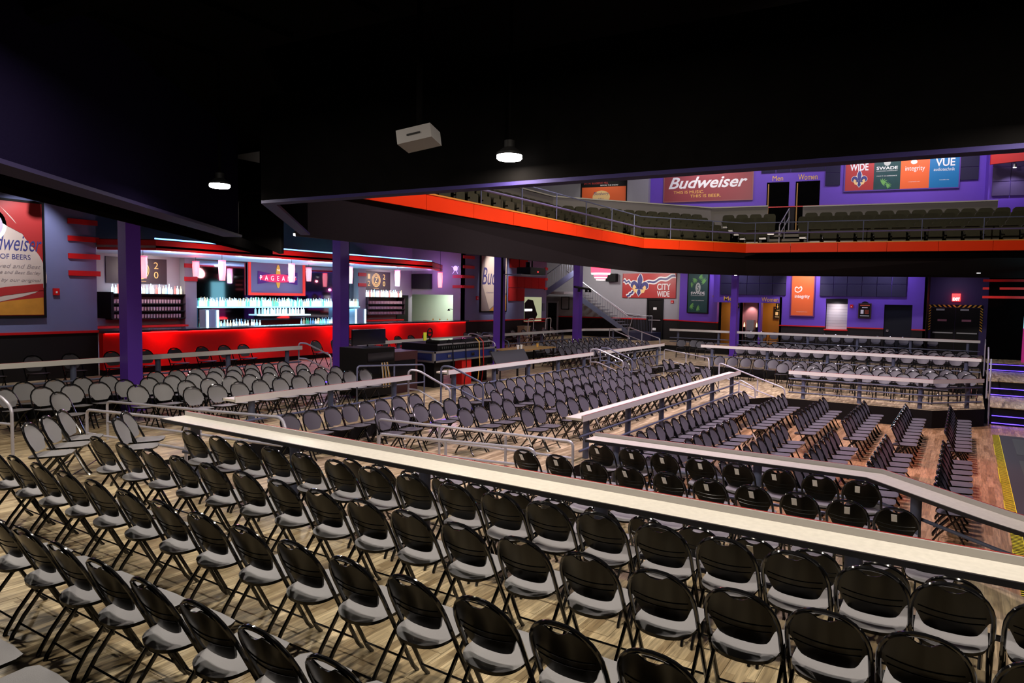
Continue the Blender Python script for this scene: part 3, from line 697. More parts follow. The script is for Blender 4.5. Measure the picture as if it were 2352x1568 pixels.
for k, (yy) in enumerate((10.8, 12.9, 15.6, 17.4, 20.0)):
    o = MB().lathe([(.0, -.03), (.09, -.025), (.10, 0), (.10, .02)], -18.1, yy, 3.48, 16).build('recessed_lamp', E_BULB)
    tag(o, '%s small recessed lamp in the bar canopy soffit' % ('first second third fourth fifth'.split()[k]), 'lamp', 'recessed lamps in the bar canopy')
# pillars with red bars
for u0, lab in ((13.41, 'grey pillar between the glass shelves and the mirror'), (21.25, 'grey pillar beside the second 1220 sign')):
    t = thing('bar_pillar', lab, 'pillar', (-21.9, u0 + .2, TB))
    WB.box(MB(), u0, u0 + .42, TB, 3.5, .01, .30).build('shaft', M_GREYW, t)
    for z in (3.32, 2.88): WB.box(MB(), u0 - .01, u0 + .43, z-.14, z, .28, .34).build('red_bar', M_REDP, t)
# dark mirror behind the bottles
t = thing('bar_mirror', 'dark mirror wall behind the glowing bottle shelf', 'mirror', (-21.98, 17.5, 1.9))
WB.box(MB(), 13.85, 21.24, 1.15, 3.46, .005, .02).build('glass', M_MIRROR, t)
# glowing shelves
def glow_shelf(u0, u1, z, lab, m, o1=.42):
    t = thing('bar_shelf', lab, 'shelf', (-21.8, (u0+u1)/2, z))
    WB.box(MB(), u0, u1, z-.05, z, .03, o1).build('board', m, t)
    return t
glow_shelf(13.85, 21.22, 1.90, 'long glowing cyan bottle shelf in front of the mirror', mat('ice_shelf', (.5, .8, 1), .4, emit=(.35, .75, 1), es=1.1))
glow_shelf(16.4, 18.5, 1.60, 'short glowing shelf below the bottle shelf centre', mat('ice_shelf_short', (.5, .8, 1), .4, emit=(.55, .9, 1), es=2.0), .5)
glow_shelf(13.85, 21.22, 1.12, 'low glowing back bar worktop with bottles', mat('ice_worktop', (.3, .6, .8), .3, emit=(.20, .55, .8), es=.45), .75)
for k, u in enumerate((14.6, 16.1, 17.6, 19.1, 20.6)):
    lamp('shelf_glow', 'AREA', (-21.62, u, 1.93), 5, (.30, .80, 1), (-21.7, u, 3.0), .5)
    lamp('shelf_glow', 'AREA', (-21.4, u, 1.80), 5, (.30, .80, 1), (-21.3, u, 1.0), .5)
# bottles, their backlit glow put into the materials as emission
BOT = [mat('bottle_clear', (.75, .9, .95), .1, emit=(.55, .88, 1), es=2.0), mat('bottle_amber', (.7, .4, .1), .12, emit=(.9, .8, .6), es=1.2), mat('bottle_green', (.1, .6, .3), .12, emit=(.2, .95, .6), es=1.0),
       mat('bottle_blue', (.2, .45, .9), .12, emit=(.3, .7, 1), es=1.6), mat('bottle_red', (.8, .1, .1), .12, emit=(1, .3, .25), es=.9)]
BM = []
for m in BOT:
    for h in (.30, .26):
        BM.append(MB().lathe([(.0, 0), (.037, .002), (.037, h*.55), (.030, h*.66), (.013, h*.74), (.013, h*.97), (.0, h)], 0, 0, 0, 8).mesh('bottle', m, True))
def bottles(u0, u1, z, o, step, label, group, kinds=None):
    u = u0; k = 0
    while u < u1:
        me = BM[(kinds[k % len(kinds)] if kinds else random.choice((0, 0, 0, 1, 1, 0, 2, 3, 4, 5, 6, 7)))]
        b = bpy.data.objects.new('liquor_bottle', me); C.objects.link(b)
        p = WB.P(u + random.uniform(-.02, .02), z, o + random.uniform(-.02, .02)); b.location = p; b.scale = (1, 1, random.uniform(.85, 1.12))
        tag(b, '%s, %s from the camera end' % (label, ORD[k]), 'bottle', group); u += step; k += 1
bottles(13.95, 21.2, 1.902, .30, .105, 'backlit liquor bottle, front rank of the mirror shelf', 'front rank bottles on the mirror shelf')
bottles(14.0, 21.2, 1.902, .14, .115, 'backlit liquor bottle, rear rank of the mirror shelf', 'rear rank bottles on the mirror shelf')
bottles(14.4, 16.2, 1.122, .45, .12, 'small liquor bottle on the low worktop before the sign', 'bottles on the low worktop')
bottles(18.8, 20.9, 1.122, .45, .12, 'small liquor bottle on the low worktop past the sign', 'bottles on the low worktop')
bottles(16.55, 18.4, 1.602, .28, .14, 'small backlit bottle on the short glowing shelf', 'bottles on the short shelf', (0, 1))
# glass-fronted coolers with lit edges
for u0, u1, lab in ((13.82, 14.32, 'lit drinks cooler beside the first bar pillar'), (20.55, 21.2, 'lit drinks cooler beside the second bar pillar')):
    t = thing('drinks_cooler', lab, 'cooler', (-21.4, (u0+u1)/2, 1.1))
    WB.box(MB(), u0, u1, 1.12, 1.80, .45, .80).build('body', mat('cooler_grey', (.25, .3, .4), .4), t)
    for u in (u0 + .03, u1 - .09): WB.box(MB(), u, u + .06, 1.16, 1.78, .80, .83).build('light_tube', E_ICE, t)
# side shelving with glasses, both ends
def glass_rack(u0, u1, lab, tagl):
    t = thing('glass_rack', lab, 'shelf', (-21.8, (u0+u1)/2, 1.5))
    for k, z in enumerate((2.30, 2.00, 1.77, 1.54)):
        WB.box(MB(), u0, u1, z-.03, z, .02, .42).build('shelf_board', M_BLACK, t)
    for u in (u0, u1-.03): WB.box(MB(), u, u+.03, 1.5, 2.3, .02, .42).build('side_panel', mat('rack_side', (.08, .05, .06), .5), t)
    WB.box(MB(), u0, u1, 1.5, 2.3, .004, .02).build('back_panel', mat('rack_back', (.11, .05, .075), .5), t)
    gm = MB().lathe([(.0, 0), (.028, 0), (.036, .12), (.033, .12), (.026, .01), (.0, .01)], 0, 0, 0, 8).mesh('glass', mat('rack_glass', (.55, .38, .42), .08, spec=.8), True)
    for z, n in ((2.0, 'upper'), (1.77, 'middle'), (1.54, 'lower')):
        u = u0 + .10; kk = 0
        while u < u1 - .08:
            g = bpy.data.objects.new('drinking_glass', gm); C.objects.link(g); g.location = WB.P(u, z + .001, .34)
            tag(g, 'drinking glass on the %s rack board %s, %s from the camera end' % (n, tagl, ORD[kk]), 'glass', 'glasses on the %s board %s' % (n, tagl)); u += .095; kk += 1
    bottles(u0 + .08, u1 - .05, 2.302, .25, .10, 'small bottle on top of the rack %s' % tagl, 'bottles above the rack %s' % tagl, (0, 1, 8, 0, 2, 6))
    lamp('rack_light', 'AREA', WB.P((u0+u1)/2, 3.2, .9), 26, (1, .85, .8), WB.P((u0+u1)/2, 2.2, .2), .5)
glass_rack(11.0, 13.36, 'dark glass rack behind the first purple column', 'by the first column')
glass_rack(21.70, 24.05, 'dark glass rack under the round 1220 emblem', 'by the service door')
struct('trim_bar_back', MB().box(-21.99, -21.5, 10.0, 13.4, 1.25, 1.31), M_REDP)
struct('trim_bar_back.001', MB().box(-21.99, -21.5, 21.7, 23.9, 1.25, 1.31), M_REDP)
tag(MB().box(-21.995, -21.1, 10.72, 10.80, 1.55, 2.34).build('black_panel'.replace('panel', 'menu_board'), M_BLACK), 'narrow black board standing at the end of the glass rack', 'board')

# 1220 signs
E_SIGN = mat('sign_gold', (.6, .36, .12), .5, emit=(.8, .45, .16), es=.35)
M_SIGNB = mat('sign_charcoal', (.030, .022, .026), .5)
def sign1220(u0, u1, z0, z1, lab, full=True):
    t = thing('emblem_sign', lab, 'sign', WB.P((u0+u1)/2, z0, .02))
    WB.box(MB(), u0, u1, z0, z1, .005, .03).build('board', M_SIGNB, t)
    cu = (u0+u1)/2 + (.12 if not full else 0); cz = (z0+z1)/2 + .03; s = (z1-z0)/.82
    for r0, r1 in ((.30, .275), (.245, .225), (.20, .185)):
        m = MB(); a = ellipse(cu, cz, r0*s*.88, r0*s, 28); b = ellipse(cu, cz, r1*s*.88, r1*s, 28)
        for k in range(28): WB.poly(m, [a[k], a[(k+1) % 28], b[(k+1) % 28], b[k]], .031, .036)
        m.build('ring', E_SIGN, t)
    for k, (dx, dz, ch) in enumerate(((-.52, .16, '1'), (-.52, -.15, '2'), (.42, .16, '2'), (.42, -.15, '0'))):
        text_part(WB, ch, cu + dx*s, cu + (dx+.15)*s, cz + (dz-.11)*s, cz + (dz+.11)*s, .034, E_SIGN, t, 'numeral')
    text_part(WB, 'Z', cu - .10*s, cu + .10*s, cz - .13*s, cz + .13*s, .034, E_SIGN, t, 'monogram', .2)
    for k in range(3): WB.box(MB(), cu - (.16-.04*k)*s, cu + (.16-.04*k)*s, cz - (.37+.0*k)*s, cz - (.36)*s, .031, .034).build('small_print', E_SIGN, t) if k == 0 else None
    return t
sign1220(11.03, 12.95, 2.62, 3.42, 'dark 1220 emblem screen partly behind the first purple column', False)
sign1220(21.68, 23.48, 2.60, 3.42, 'dark 1220 emblem sign over the glass rack', True)
# venue sign
t = thing('venue_sign', 'blue-grey bar sign in a red frame with a starry bowtie emblem', 'sign', WB.P(17.25, 2.3, .1))
WB.box(MB(), 15.97, 18.55, 2.30, 3.62, .06, .10).build('board', mat('sign_blue_grey', (.25, .27, .45), .5), t)
m = MB(); WB.box(m, 15.97, 18.55, 2.30, 2.40, .10, .14); WB.box(m, 15.97, 18.55, 3.52, 3.62, .10, .14); WB.box(m, 15.97, 16.07, 2.40, 3.52, .10, .14); WB.box(m, 18.45, 18.55, 2.40, 3.52, .10, .14)
m.build('frame', mat('sign_red_frame', (.8, .04, .03), .4, emit=(1, .05, .03), es=.5), t)
WB.poly(MB(), [(16.38, 3.20), (17.28, 3.06), (18.18, 3.20), (18.18, 2.72), (17.28, 2.86), (16.38, 2.72)], .105, .125).build('bowtie', mat('sign_purple', (.12, .03, .35), .4), t)
WB.poly(MB(), ellipse(17.28, 2.95, .85, .155, 28), .126, .14).build('oval', mat('sign_magenta', (.75, .03, .12), .4, emit=(1, .05, .2), es=.5), t)
WB.poly(MB(), ellipse(17.28, 3.02, .10, .44, 20), .112, .13).build('exclamation', mat('sign_yellow', (.75, .45, .05), .4, emit=(1, .6, .1), es=.3), t)
text_part(WB, 'P  A  G  E  A  N  T', 16.45, 18.10, 2.86, 3.04, .145, mat('sign_white', (.9, .9, .9), .4, emit=(1, 1, 1), es=.9), t)
text_part(WB, 'THE', 17.21, 17.35, 3.22, 3.29, .135, MATS['sign_white'], t)
# wall screen on the bar end wall
t = thing('wall_tv', 'switched-off wall screen on the purple-lit end of the bar', 'television', WC.P(-21.3, 2.8, .1))
WC.box(MB(), -21.95, -20.75, 2.72, 3.40, .04, .10).build('panel', M_SCREEN, t)
WC.box(MB(), -21.4, -21.2, 2.95, 3.15, .0, .04).build('bracket', M_BLACK, t)
# desk lamp and things on the hatch sill
t = thing('hatch_lamp', 'small black swing-arm lamp in the lit kitchen hatch', 'lamp', (-19.62, 25.3, 1.3))
MB().tube([(-19.6, 25.3, 1.26), (-19.6, 25.3, 1.78), (-20.0, 25.3, 1.80)], .012, 6).build('arm', M_BLACK, t)
MB().lathe([(.0, .08), (.03, .08), (.07, 0), (.0, .01)], -20.03, 25.3, 1.72, 10).build('lamp_shade', M_BLACK, t, True)
for k, xx in enumerate((-20.75, -20.35, -19.9)):
    o = MB().lathe([(.0, 0), (.03, 0), (.03, .07), (.01, .09), (.012, .11), (.0, .11)], xx, 25.05, 1.252, 8).build('sauce_bottle', M_GOLD, None, True)
    tag(o, '%s tiny bottle on the kitchen hatch sill, counting from the service door' % ORD[k], 'bottle', 'tiny bottles on the hatch sill')
# round robot-like lamp on the pier
t = thing('pier_lamp', 'small violet lamp with spidery legs on the bar end pier', 'lamp', WC.P(-19.3, 3.55, .1))
MB().lathe([(.0, -.11), (.08, -.09), (.10, 0), (.07, .09), (.0, .11)], *WC.P(-19.32, 3.64, .14), 10).build('body', mat('violet_lamp', (.7, .6, 1), .4, emit=(.6, .4, 1), es=1.6), t, True)
for du, dz in ((-.2, .1), (.2, .1), (-.14, -.22), (.14, -.22)):
    MB().tube([WC.P(-19.32, 3.62, .14), WC.P(-19.32 + du, 3.62 + dz, .16)], .01, 5).build('leg', MATS['violet_lamp'], t)
lamp('pier_glow', 'POINT', WC.P(-20.3, 3.3, .8), 26, (.75, .25, 1), None, .03)

# red glass pendants over the bar
PEND = [(-18.5, 10.25, 2.72, 3.28, 'closest to the first purple column'), (-20.9, 13.3, 2.88, 3.34, 'small one beside the mirror edge'), (-18.5, 12.61, 2.73, 3.29, 'hanging left of the venue sign'.replace('left of', 'just before')),
        (-18.5, 15.14, 2.74, 3.32, 'hanging over the venue sign letters'), (-20.9, 17.9, 2.86, 3.34, 'small one past the venue sign'), (-18.5, 17.70, 2.78, 3.34, 'half hidden by the second purple column'),
        (-18.5, 20.17, 2.74, 3.32, 'beside the round 1220 sign'), (-18.5, 22.77, 2.74, 3.34, 'past the end of the canopy')]
pm = MB().lathe([(.0, 0), (.085, 0), (.105, .25), (.115, .45), (.10, .58), (.0, .58)], 0, 0, 0, 14)
for x, y, z0, z1, lab in PEND:
    t = thing('pendant_lamp', 'glowing red glass pendant lamp %s' % lab, 'lamp', (x, y, z0), 'red pendant lamps over the bar')
    h = z1-z0
    MB().lathe([(.0, 0), (.082, 0), (.100, h*.45), (.108, h*.75), (.098, h), (.0, h)], x, y, z0, 14).build('glass_shade', E_REDC, t, True)
    MB().lathe([(.104, 0), (.104, .03), (.0, .04)], x, y, z1, 14).build('cap', E_RED, t)
    MB().tube([(x, y, z1), (x, y, 3.5 if y < 21 else 5.15)], .006, 5).build('cord', M_BLACK, t)
    lamp('pendant_glow', 'POINT', (x + .35, y - .2, z0 + .25), 8.0, (1, .16, .22), None, .02)
lamp('bar_end_glow', 'POINT', (-17.9, 23.6, 2.6), 14, (1, .15, .45), None, .03)

# ------------------------------------------------------------------ posters on the bar-side wall
def poster_frame(fr, u0, u1, z0, z1, lab, m, cat='poster', fm=None, fw=.05, o=.05):
    t = thing('framed_poster', lab, cat, fr.P((u0+u1)/2, z0, .03))
    fr.box(MB(), u0, u1, z0, z1, .005, o).build('print', m, t)
    f = MB(); fr.box(f, u0-fw, u1+fw, z0-fw, z0, .005, o+.02); fr.box(f, u0-fw, u1+fw, z1, z1+fw, .005, o+.02); fr.box(f, u0-fw, u0, z0, z1, .005, o+.02); fr.box(f, u1, u1+fw, z0, z1, .005, o+.02)
    f.build('frame', fm or M_BLACK, t)
    return t
M_PRED = mat('poster_red', (.42, .03, .03), .4); M_PCREAM = mat('poster_cream', (.62, .50, .44), .4); M_PNAVY = mat('poster_navy', (.05, .05, .20), .4)
M_PGOLD = mat('poster_gold', (.65, .28, .04), .4, noise=.2, nscale=6); M_PGREY = mat('poster_grey', (.30, .24, .24), .4); M_PGRN = mat('poster_dark_green', (.012, .055, .06), .4, noise=.3, nscale=4)
M_LEAF = mat('poster_leaf', (.16, .42, .10), .5); M_PORG = mat('poster_orange', (.78, .13, .035), .4); M_PBLUE = mat('poster_blue', (.01, .17, .42), .4)
M_PSKIN = mat('poster_tan', (.72, .52, .25), .4); M_PYEL = mat('poster_yellow', (.85, .58, .25), .4); M_PMAR = mat('poster_maroon', (.28, .04, .05), .4)
# big beer-bottle poster
t = poster_frame(WA, 5.2, 8.03, 1.74, 4.44, 'large framed poster of a beer label on the blue-grey wall', M_PRED)
WA.poly(MB(), bezier_pts([(5.2, 4.43), (6.8, 4.43), (7.35, 4.1), (7.65, 3.6), (8.02, 3.05), (8.02, 2.4), (7.0, 2.05), (6.0, 1.85), (5.2, 1.8)], 4), .051, .054).build('bottle_label', M_PCREAM, t)
WA.poly(MB(), [(5.2, 2.02), (6.4, 2.22), (7.2, 2.42), (8.02, 2.52), (8.02, 2.36), (7.2, 2.22), (6.4, 2.02), (5.2, 1.86)], .056, .059).build('label_band', M_PRED, t)
WA.poly(MB(), [(5.2, 1.76), (8.02, 1.76), (8.02, 2.18), (7.3, 2.10), (6.4, 1.92), (5.2, 1.80)], .056, .059).build('label_foot', M_PGOLD, t)
text_part(WA, 'Budweiser', 6.72, 8.01, 3.28, 3.66, .058, M_PNAVY, t, 'script_lettering', .35)
text_part(WA, 'KING OF BEERS', 6.72, 7.76, 3.08, 3.20, .058, M_PNAVY, t)
for k, z in enumerate((2.92, 2.76, 2.58)):
    text_part(WA, ['Genuine brewed and Best', 'Choicest Hops Rice and Best Barley', 'George Brewed by our original'][k], 6.2, 7.98, z-.05, z+.05, .058, M_PGREY, t, 'small_print', .35)
WA.poly(MB(), ellipse(7.0, 3.86, .28, .36, 24), .057, .059).build('seal', M_WHITE, t)
WA.poly(MB(), ellipse(7.0, 3.86, .20, .27, 24), .0595, .061).build('seal_centre', mat('poster_seal', (.55, .45, .60), .4), t)
WA.poly(MB(), [(7.15, 4.30), (7.62, 3.75), (7.62, 3.68), (7.1, 3.95)], .057, .059).build('label_fold', M_PRED, t)
for x in (6.2, 7.6): lamp('poster_light', 'SPOT', (-17.6, x, 4.95), 190, (.95, .95, 1), (-19, x, 3.3), .05, 1.3)
# bottle poster past the bar
t = poster_frame(WA, 26.32, 28.42, 1.72, 4.9, 'tall framed poster of a tilted beer bottle beyond the bar', M_PGREY)
WA.poly(MB(), [(26.75, 4.9), (28.42, 4.9), (28.42, 2.6), (27.0, 1.8), (26.45, 2.9)], .051, .054).build('bottle_label', M_PCREAM, t)
WA.poly(MB(), [(27.0, 1.73), (28.42, 1.73), (28.42, 2.5), (27.2, 1.85)], .056, .059).build('label_foot', M_PGOLD, t)
text_part(WA, 'Bud', 26.40, 27.6, 2.95, 3.75, .058, M_PNAVY, t, 'script_lettering', .3)
text_part(WA, 'Choicest Hops', 26.75, 27.7, 2.55, 2.62, .058, M_PNAVY, t, 'small_print', .3)
lamp('poster_light', 'SPOT', (-17.0, 27.4, 4.95), 420, (1, .95, .9), (-19, 27.6, 3.4), .05, 1.1)
# red acoustic panels and hatch
def panels(fr, us, zs, lab, m, o=.07):
    t = thing('acoustic_panels', lab, 'wall panel', fr.P(us[0], zs[0], .02))
    for i in range(len(us)-1):
        for j in range(len(zs)-1):
            fr.box(MB(), us[i]+.012, us[i+1]-.012, zs[j]+.012, zs[j+1]-.012, .004, o).build('panel', m, t)
    return t
t = panels(WA, [28.66, 29.38, 30.10], [2.20, 2.86, 3.44], 'red padded panels in an L shape above the kitchen hatch', M_ACOR)
for i, u in enumerate((30.10, 30.78, 31.46)): WA.box(MB(), u+.012, u+.668, 2.86, 3.43, .004, .07).build('panel', M_ACOR, t)
for i, u in enumerate((28.75, 29.6)): WA.box(MB(), u, u+.75, 3.85, 4.4, .004, .07).build('panel', M_ACOR, t)
for k, z in enumerate((4.0, 3.45, 2.95)):
    tag(WA.box(MB(), 32.15, 32.42, z-.14, z, .001, .06).build('accent_bar', M_REDP), '%s red accent bar at the staircase corner' % ('top', 'middle', 'bottom')[k], 'wall accent', 'red accent bars on the bar walls')
t = thing('serving_hatch', 'lit serving hatch with a greenish kitchen glow', 'hatch', WA.P(31.0, 1.2, 0))
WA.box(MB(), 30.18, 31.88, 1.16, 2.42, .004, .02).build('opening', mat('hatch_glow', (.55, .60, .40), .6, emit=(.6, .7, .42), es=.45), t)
WA.poly(MB(), [(30.18, 1.2), (31.2, 1.2), (31.45, 1.5), (31.0, 2.25), (30.5, 2.3), (30.18, 2.1)], .021, .025).build('dark_equipment', M_BLACK, t)
WA.box(MB(), 30.2, 30.9, 1.70, 1.80, .026, .03).build('lit_shelf', E_BULB, t)
WA.box(MB(), 30.1, 31.95, 1.12, 1.17, .0, .20).build('sill', M_REDP, t)
tag(WA.box(MB(), 31.98, 32.26, 1.70, 2.10, .002, .03).build('wall_vent', M_STEEL), 'small grey louvred vent beside the serving hatch', 'vent')
for fr, u, z, lab in ((WA, 8.25, 2.24, 'small red fire alarm beside the large framed beer poster'), (WA, 26.0, 2.24, 'small red fire alarm beside the tilted bottle poster')):
    t = thing('fire_alarm', lab, 'alarm', fr.P(u, z, 0)); fr.box(MB(), u, u+.14, z, z+.17, .002, .05).build('box', M_REDP, t); fr.box(MB(), u+.05, u+.09, z+.05, z+.10, .05, .06).build('strobe', M_WHITE, t)
# track spot near the poster
t = thing('track_spotlight', 'small black spotlight above the large framed beer poster', 'spotlight', (-18.3, 7.75, 4.55))
MB().lathe([(.0, 0), (.09, 0), (.075, .14), (.03, .18), (.0, .18)], -18.3, 7.75, 4.55, 12).build('can', M_BLACK, t, True)
MB().tube([(-18.3, 7.75, 4.72), (-18.3, 7.75, 5.2)], .015, 6).build('stem', M_BLACK, t)

# ------------------------------------------------------------------ staircase corner and grey wall
WG = Fr((0.0, 37.6), (1, 0))
struct('wall_grey', WG.box(MB(), -23.4, -13.35, 1.30, 10.6, -.12, 0), M_GREYW, 'grey wall behind the steel staircase')
struct('wall_grey_wainscot', WG.box(MB(), -23.4, -13.35, TB, 1.24, -.12, 0), M_WAIN)
struct('trim_grey_rail', WG.box(MB(), -23.4, -13.35, 1.24, 1.30, -.1, .03), M_REDP)
struct('wall_stair_side', MB().box(-23.5, -23.3, 32.4, 37.6, TB, 6), M_GREYW)
lamp('stair_light', 'AREA', (-18.2, 34.4, 4.6), 85, (1, .95, .88), (-18.4, 37.4, 2.2), .8)
lamp('stair_light', 'AREA', (-15.2, 34.6, 3.9), 40, (1, .95, .9), (-15.2, 37.5, 2.6), .5)
t = thing('steel_staircase', 'grey steel staircase with baluster rails climbing to the balcony', 'staircase', (-17.5, 36.4, TB))
n = 13
for k in range(n):
    xx = -15.75 - k*.26; zz = .62 + k*.165
    MB().box(xx-.27, xx, 35.9, 37.2, zz-.04, zz).build('tread', mat('tread_grey', (.22, .21, .26), .5) if k == 0 else MATS['tread_grey'], t)
MB().add([(-15.7, 35.86, .35), (-15.7, 35.86, .62), (-19.15, 35.86, 2.80), (-19.15, 35.86, 2.45), (-15.7, 35.9, .35), (-15.7, 35.9, .62), (-19.15, 35.9, 2.80), (-19.15, 35.9, 2.45)], [(0, 1, 2, 3), (7, 6, 5, 4), (0, 4, 5, 1), (1, 5, 6, 2), (2, 6, 7, 3), (3, 7, 4, 0)]).build('stringer', M_STEEL, t)
MB().box(-15.7, -14.35, 35.7, 37.2, TB, .58).build('platform', mat('platform_navy', (.02, .025, .07), .5), t)
MB().box(-21.6, -19.15, 34.6, 37.2, 2.62, 2.76).build('landing', M_GREYW, t)
MB().add([(-21.4, 34.55, 2.35), (-20.5, 34.55, 2.35), (-18.3, 34.55, 3.75), (-18.3, 34.55, 4.1), (-20.5, 34.55, 2.75), (-21.4, 34.55, 2.75)] + [(-21.4, 34.6, 2.35), (-20.5, 34.6, 2.35), (-18.3, 34.6, 3.75), (-18.3, 34.6, 4.1), (-20.5, 34.6, 2.75), (-21.4, 34.6, 2.75)],
         [(0, 1, 2, 3, 4, 5), (11, 10, 9, 8, 7, 6), (0, 6, 7, 1), (1, 7, 8, 2), (2, 8, 9, 3), (3, 9, 10, 4), (4, 10, 11, 5), (5, 11, 6, 0)]).build('upper_stringer', M_LAVW, t)
b_ = MB(); MB().tube([(-15.75, 35.88, 1.42), (-19.1, 35.88, 3.62)], .025, 6).build('handrail', M_RAIL, t, True)
for k in range(22):
    xx = -15.8 - k*.155; z0 = .62 + (-15.7-xx)*.632
    MB().tube([(xx, 35.88, z0), (xx, 35.88, z0 + .78)], .008, 4).build('baluster', M_STEEL, t)
MB().tube([(-21.6, 34.58, 3.6), (-20.5, 34.58, 3.6), (-18.4, 34.58, 4.9)], .022, 6).build('handrail', M_STEEL, t, True)
for k in range(20):
    xx = -21.5 + k*.15; z0 = 2.75 + max(0, xx + 20.5)*.615
    MB().tube([(xx, 34.58, z0), (xx, 34.58, z0 + .85)], .008, 4).build('baluster', M_STEEL, t)
for xa, xb in ((-14.35, -15.65),):
    MB().tube([(-14.3, 35.72, .58), (-14.3, 35.72, 1.5), (-15.4, 35.72, 1.5), (-15.65, 35.72, .62)], .02, 6).build('guard_rail', M_RAIL, t, True)
    for k in range(12):
        xx = -14.35 - k*.09; MB().tube([(xx, 35.72, .58), (xx, 35.72, 1.5)], .007, 4).build('baluster', M_STEEL, t)
MB().tube([(-15.75, 37.5, 1.5), (-16.6, 37.5, 1.55), (-20.6, 37.5, 4.1)], .03, 6).build('wall_handrail', M_RAIL, t, True)
# black exit doors in the corner
def door(fr, u0, u1, z1, name, label, m, z0=TB, bar=True, frm=None, o=.03):
    o_ = struct(name, fr.box(MB(), u0, u1, z0, z1, .0, o), m, label)
    f = MB(); fr.box(f, u0-.09, u0, z0, z1+.09, .0, o+.04); fr.box(f, u1, u1+.09, z0, z1+.09, .0, o+.04); fr.box(f, u0, u1, z1, z1+.09, .0, o+.04)
    f.build('door_frame', frm or m, o_)
    if bar: fr.box(MB(), u0+.05, u1-.05, 1.20, 1.26, o, o+.06).build('push_bar', M_ALU, o_)
    return o_
d = door(WG, -15.28, -14.48, 2.36, 'door_2', 'dark exit door with push bar and two white notices', M_DOOR, frm=M_BLACK)
WG.box(MB(), -14.98, -14.78, 1.82, 1.95, .031, .036).build('notice', M_WPAP, d); WG.box(MB(), -15.0, -14.8, .65, .78, .031, .036).build('notice', M_WPAP, d)
d = door(WG, -21.9, -21.25, 2.1, 'door_3', 'dark red-black door under the staircase landing', M_DOOR, bar=False, frm=M_RAIL)
f = MB(); WG.box(f, -20.98, -20.42, 1.70, 1.74, .0, .03); WG.box(f, -20.98, -20.42, 2.44, 2.48, .0, .03); WG.box(f, -20.98, -20.94, 1.74, 2.44, .0, .03); WG.box(f, -20.46, -20.42, 1.74, 2.44, .0, .03)
tag(f.build('empty_frame', M_BLACK), 'empty black picture frame on the grey wall under the staircase', 'frame')
# city wide banner with fleur-de-lis
def fleur(fr, cu, cz, s, o, t, rot=0.0, dark=None, glow=None):
    ca, sa = math.cos(rot), math.sin(rot)
    R = lambda pts: [(cu + (x*ca - y*sa)*s, cz + (x*sa + y*ca)*s) for x, y in pts]
    sun = [((.62 if k % 2 else .56)*math.cos(2*PI*k/24), (.62 if k % 2 else .56)*math.sin(2*PI*k/24)) for k in range(24)]
    fr.poly(MB(), R(sun), o, o+.003).build('sunburst', glow or M_PYEL, t)
    pet = bezier_pts([(0, 1.0), (.20, .62), (.17, .30), (.06, -.12), (-.06, -.12), (-.17, .30), (-.20, .62)], 5)
    out = lambda P, k: [(x*k[0], (y-.35)*k[1]+.35) for x, y in P]
    fr.poly(MB(), R(out(pet, (1.28, 1.07))), o+.004, o+.006).build('petal_outline', M_WHITE, t)
    fr.poly(MB(), R(pet), o+.007, o+.010).build('petal', dark or M_PNAVY, t)
    for s_ in (-1, 1):
        q = bezier_pts([(s_*.10, -.10), (s_*.22, .28), (s_*.48, .42), (s_*.72, .25), (s_*.74, -.02), (s_*.58, -.16), (s_*.55, .02), (s_*.44, .12), (s_*.32, .0), (s_*.20, -.14)], 5)
        cxq = s_*.45
        fr.poly(MB(), R([((x-cxq)*1.10+cxq, (y-.1)*1.12+.1) for x, y in q]), o+.004, o+.006).build('petal_outline', M_WHITE, t)
        fr.poly(MB(), R(q), o+.007, o+.010).build('petal', dark or M_PNAVY, t)
    fr.poly(MB(), R([(-.34, -.20), (.34, -.20), (.34, -.12), (-.34, -.12)]), o+.011, o+.014).build('band', dark or M_PNAVY, t)
    tail = [(0, -.75), (.16, -.50), (.10, -.22), (-.10, -.22), (-.16, -.50)]
    fr.poly(MB(), R([(x*1.35, (y+.45)*1.18-.45) for x, y in tail]), o+.004, o+.006).build('petal_outline', M_WHITE, t)
    fr.poly(MB(), R(tail), o+.007, o+.010).build('petal', dark or M_PNAVY, t)
def wave(fr, p0, p1, wd, o, t, m, amp=.05, n=20, nm='wavy_band'):
    P = []
    dx, dz = p1[0]-p0[0], p1[1]-p0[1]; l = math.hypot(dx, dz); nx, nz = -dz/l, dx/l
    mb = MB(); prev = None
    for k in range(n+1):
        s_ = k/n; a = amp*math.sin(s_*PI*5); q = [(p0[0]+dx*s_+nx*(a+e), p0[1]+dz*s_+nz*(a+e)) for e in (-wd, wd)]
        if prev: fr.poly(mb, [prev[0], q[0], q[1], prev[1]], o, o+.002)
        prev = q
    mb.build(nm, m, t)
t = poster_frame(WG, -16.88, -13.70, 2.50, 3.85, 'red banner with a navy fleur-de-lis over the dark exit door', M_PRED, 'banner', M_PRED, .02)
wave(WG, (-16.86, 3.45), (-16.2, 3.30), .13, .052, t, M_WHITE); wave(WG, (-16.86, 3.45), (-16.2, 3.30), .055, .055, t, M_PNAVY)
wave(WG, (-15.5, 3.3), (-13.72, 3.72), .13, .052, t, M_WHITE); wave(WG, (-15.5, 3.3), (-13.72, 3.72), .055, .055, t, M_PNAVY)
wave(WG, (-16.6, 2.53), (-16.2, 2.85), .13, .052, t, M_WHITE, .02); wave(WG, (-16.6, 2.53), (-16.2, 2.85), .055, .055, t, M_PNAVY, .02)
fleur(WG, -15.85, 3.12, .72, .056, t, -.08)
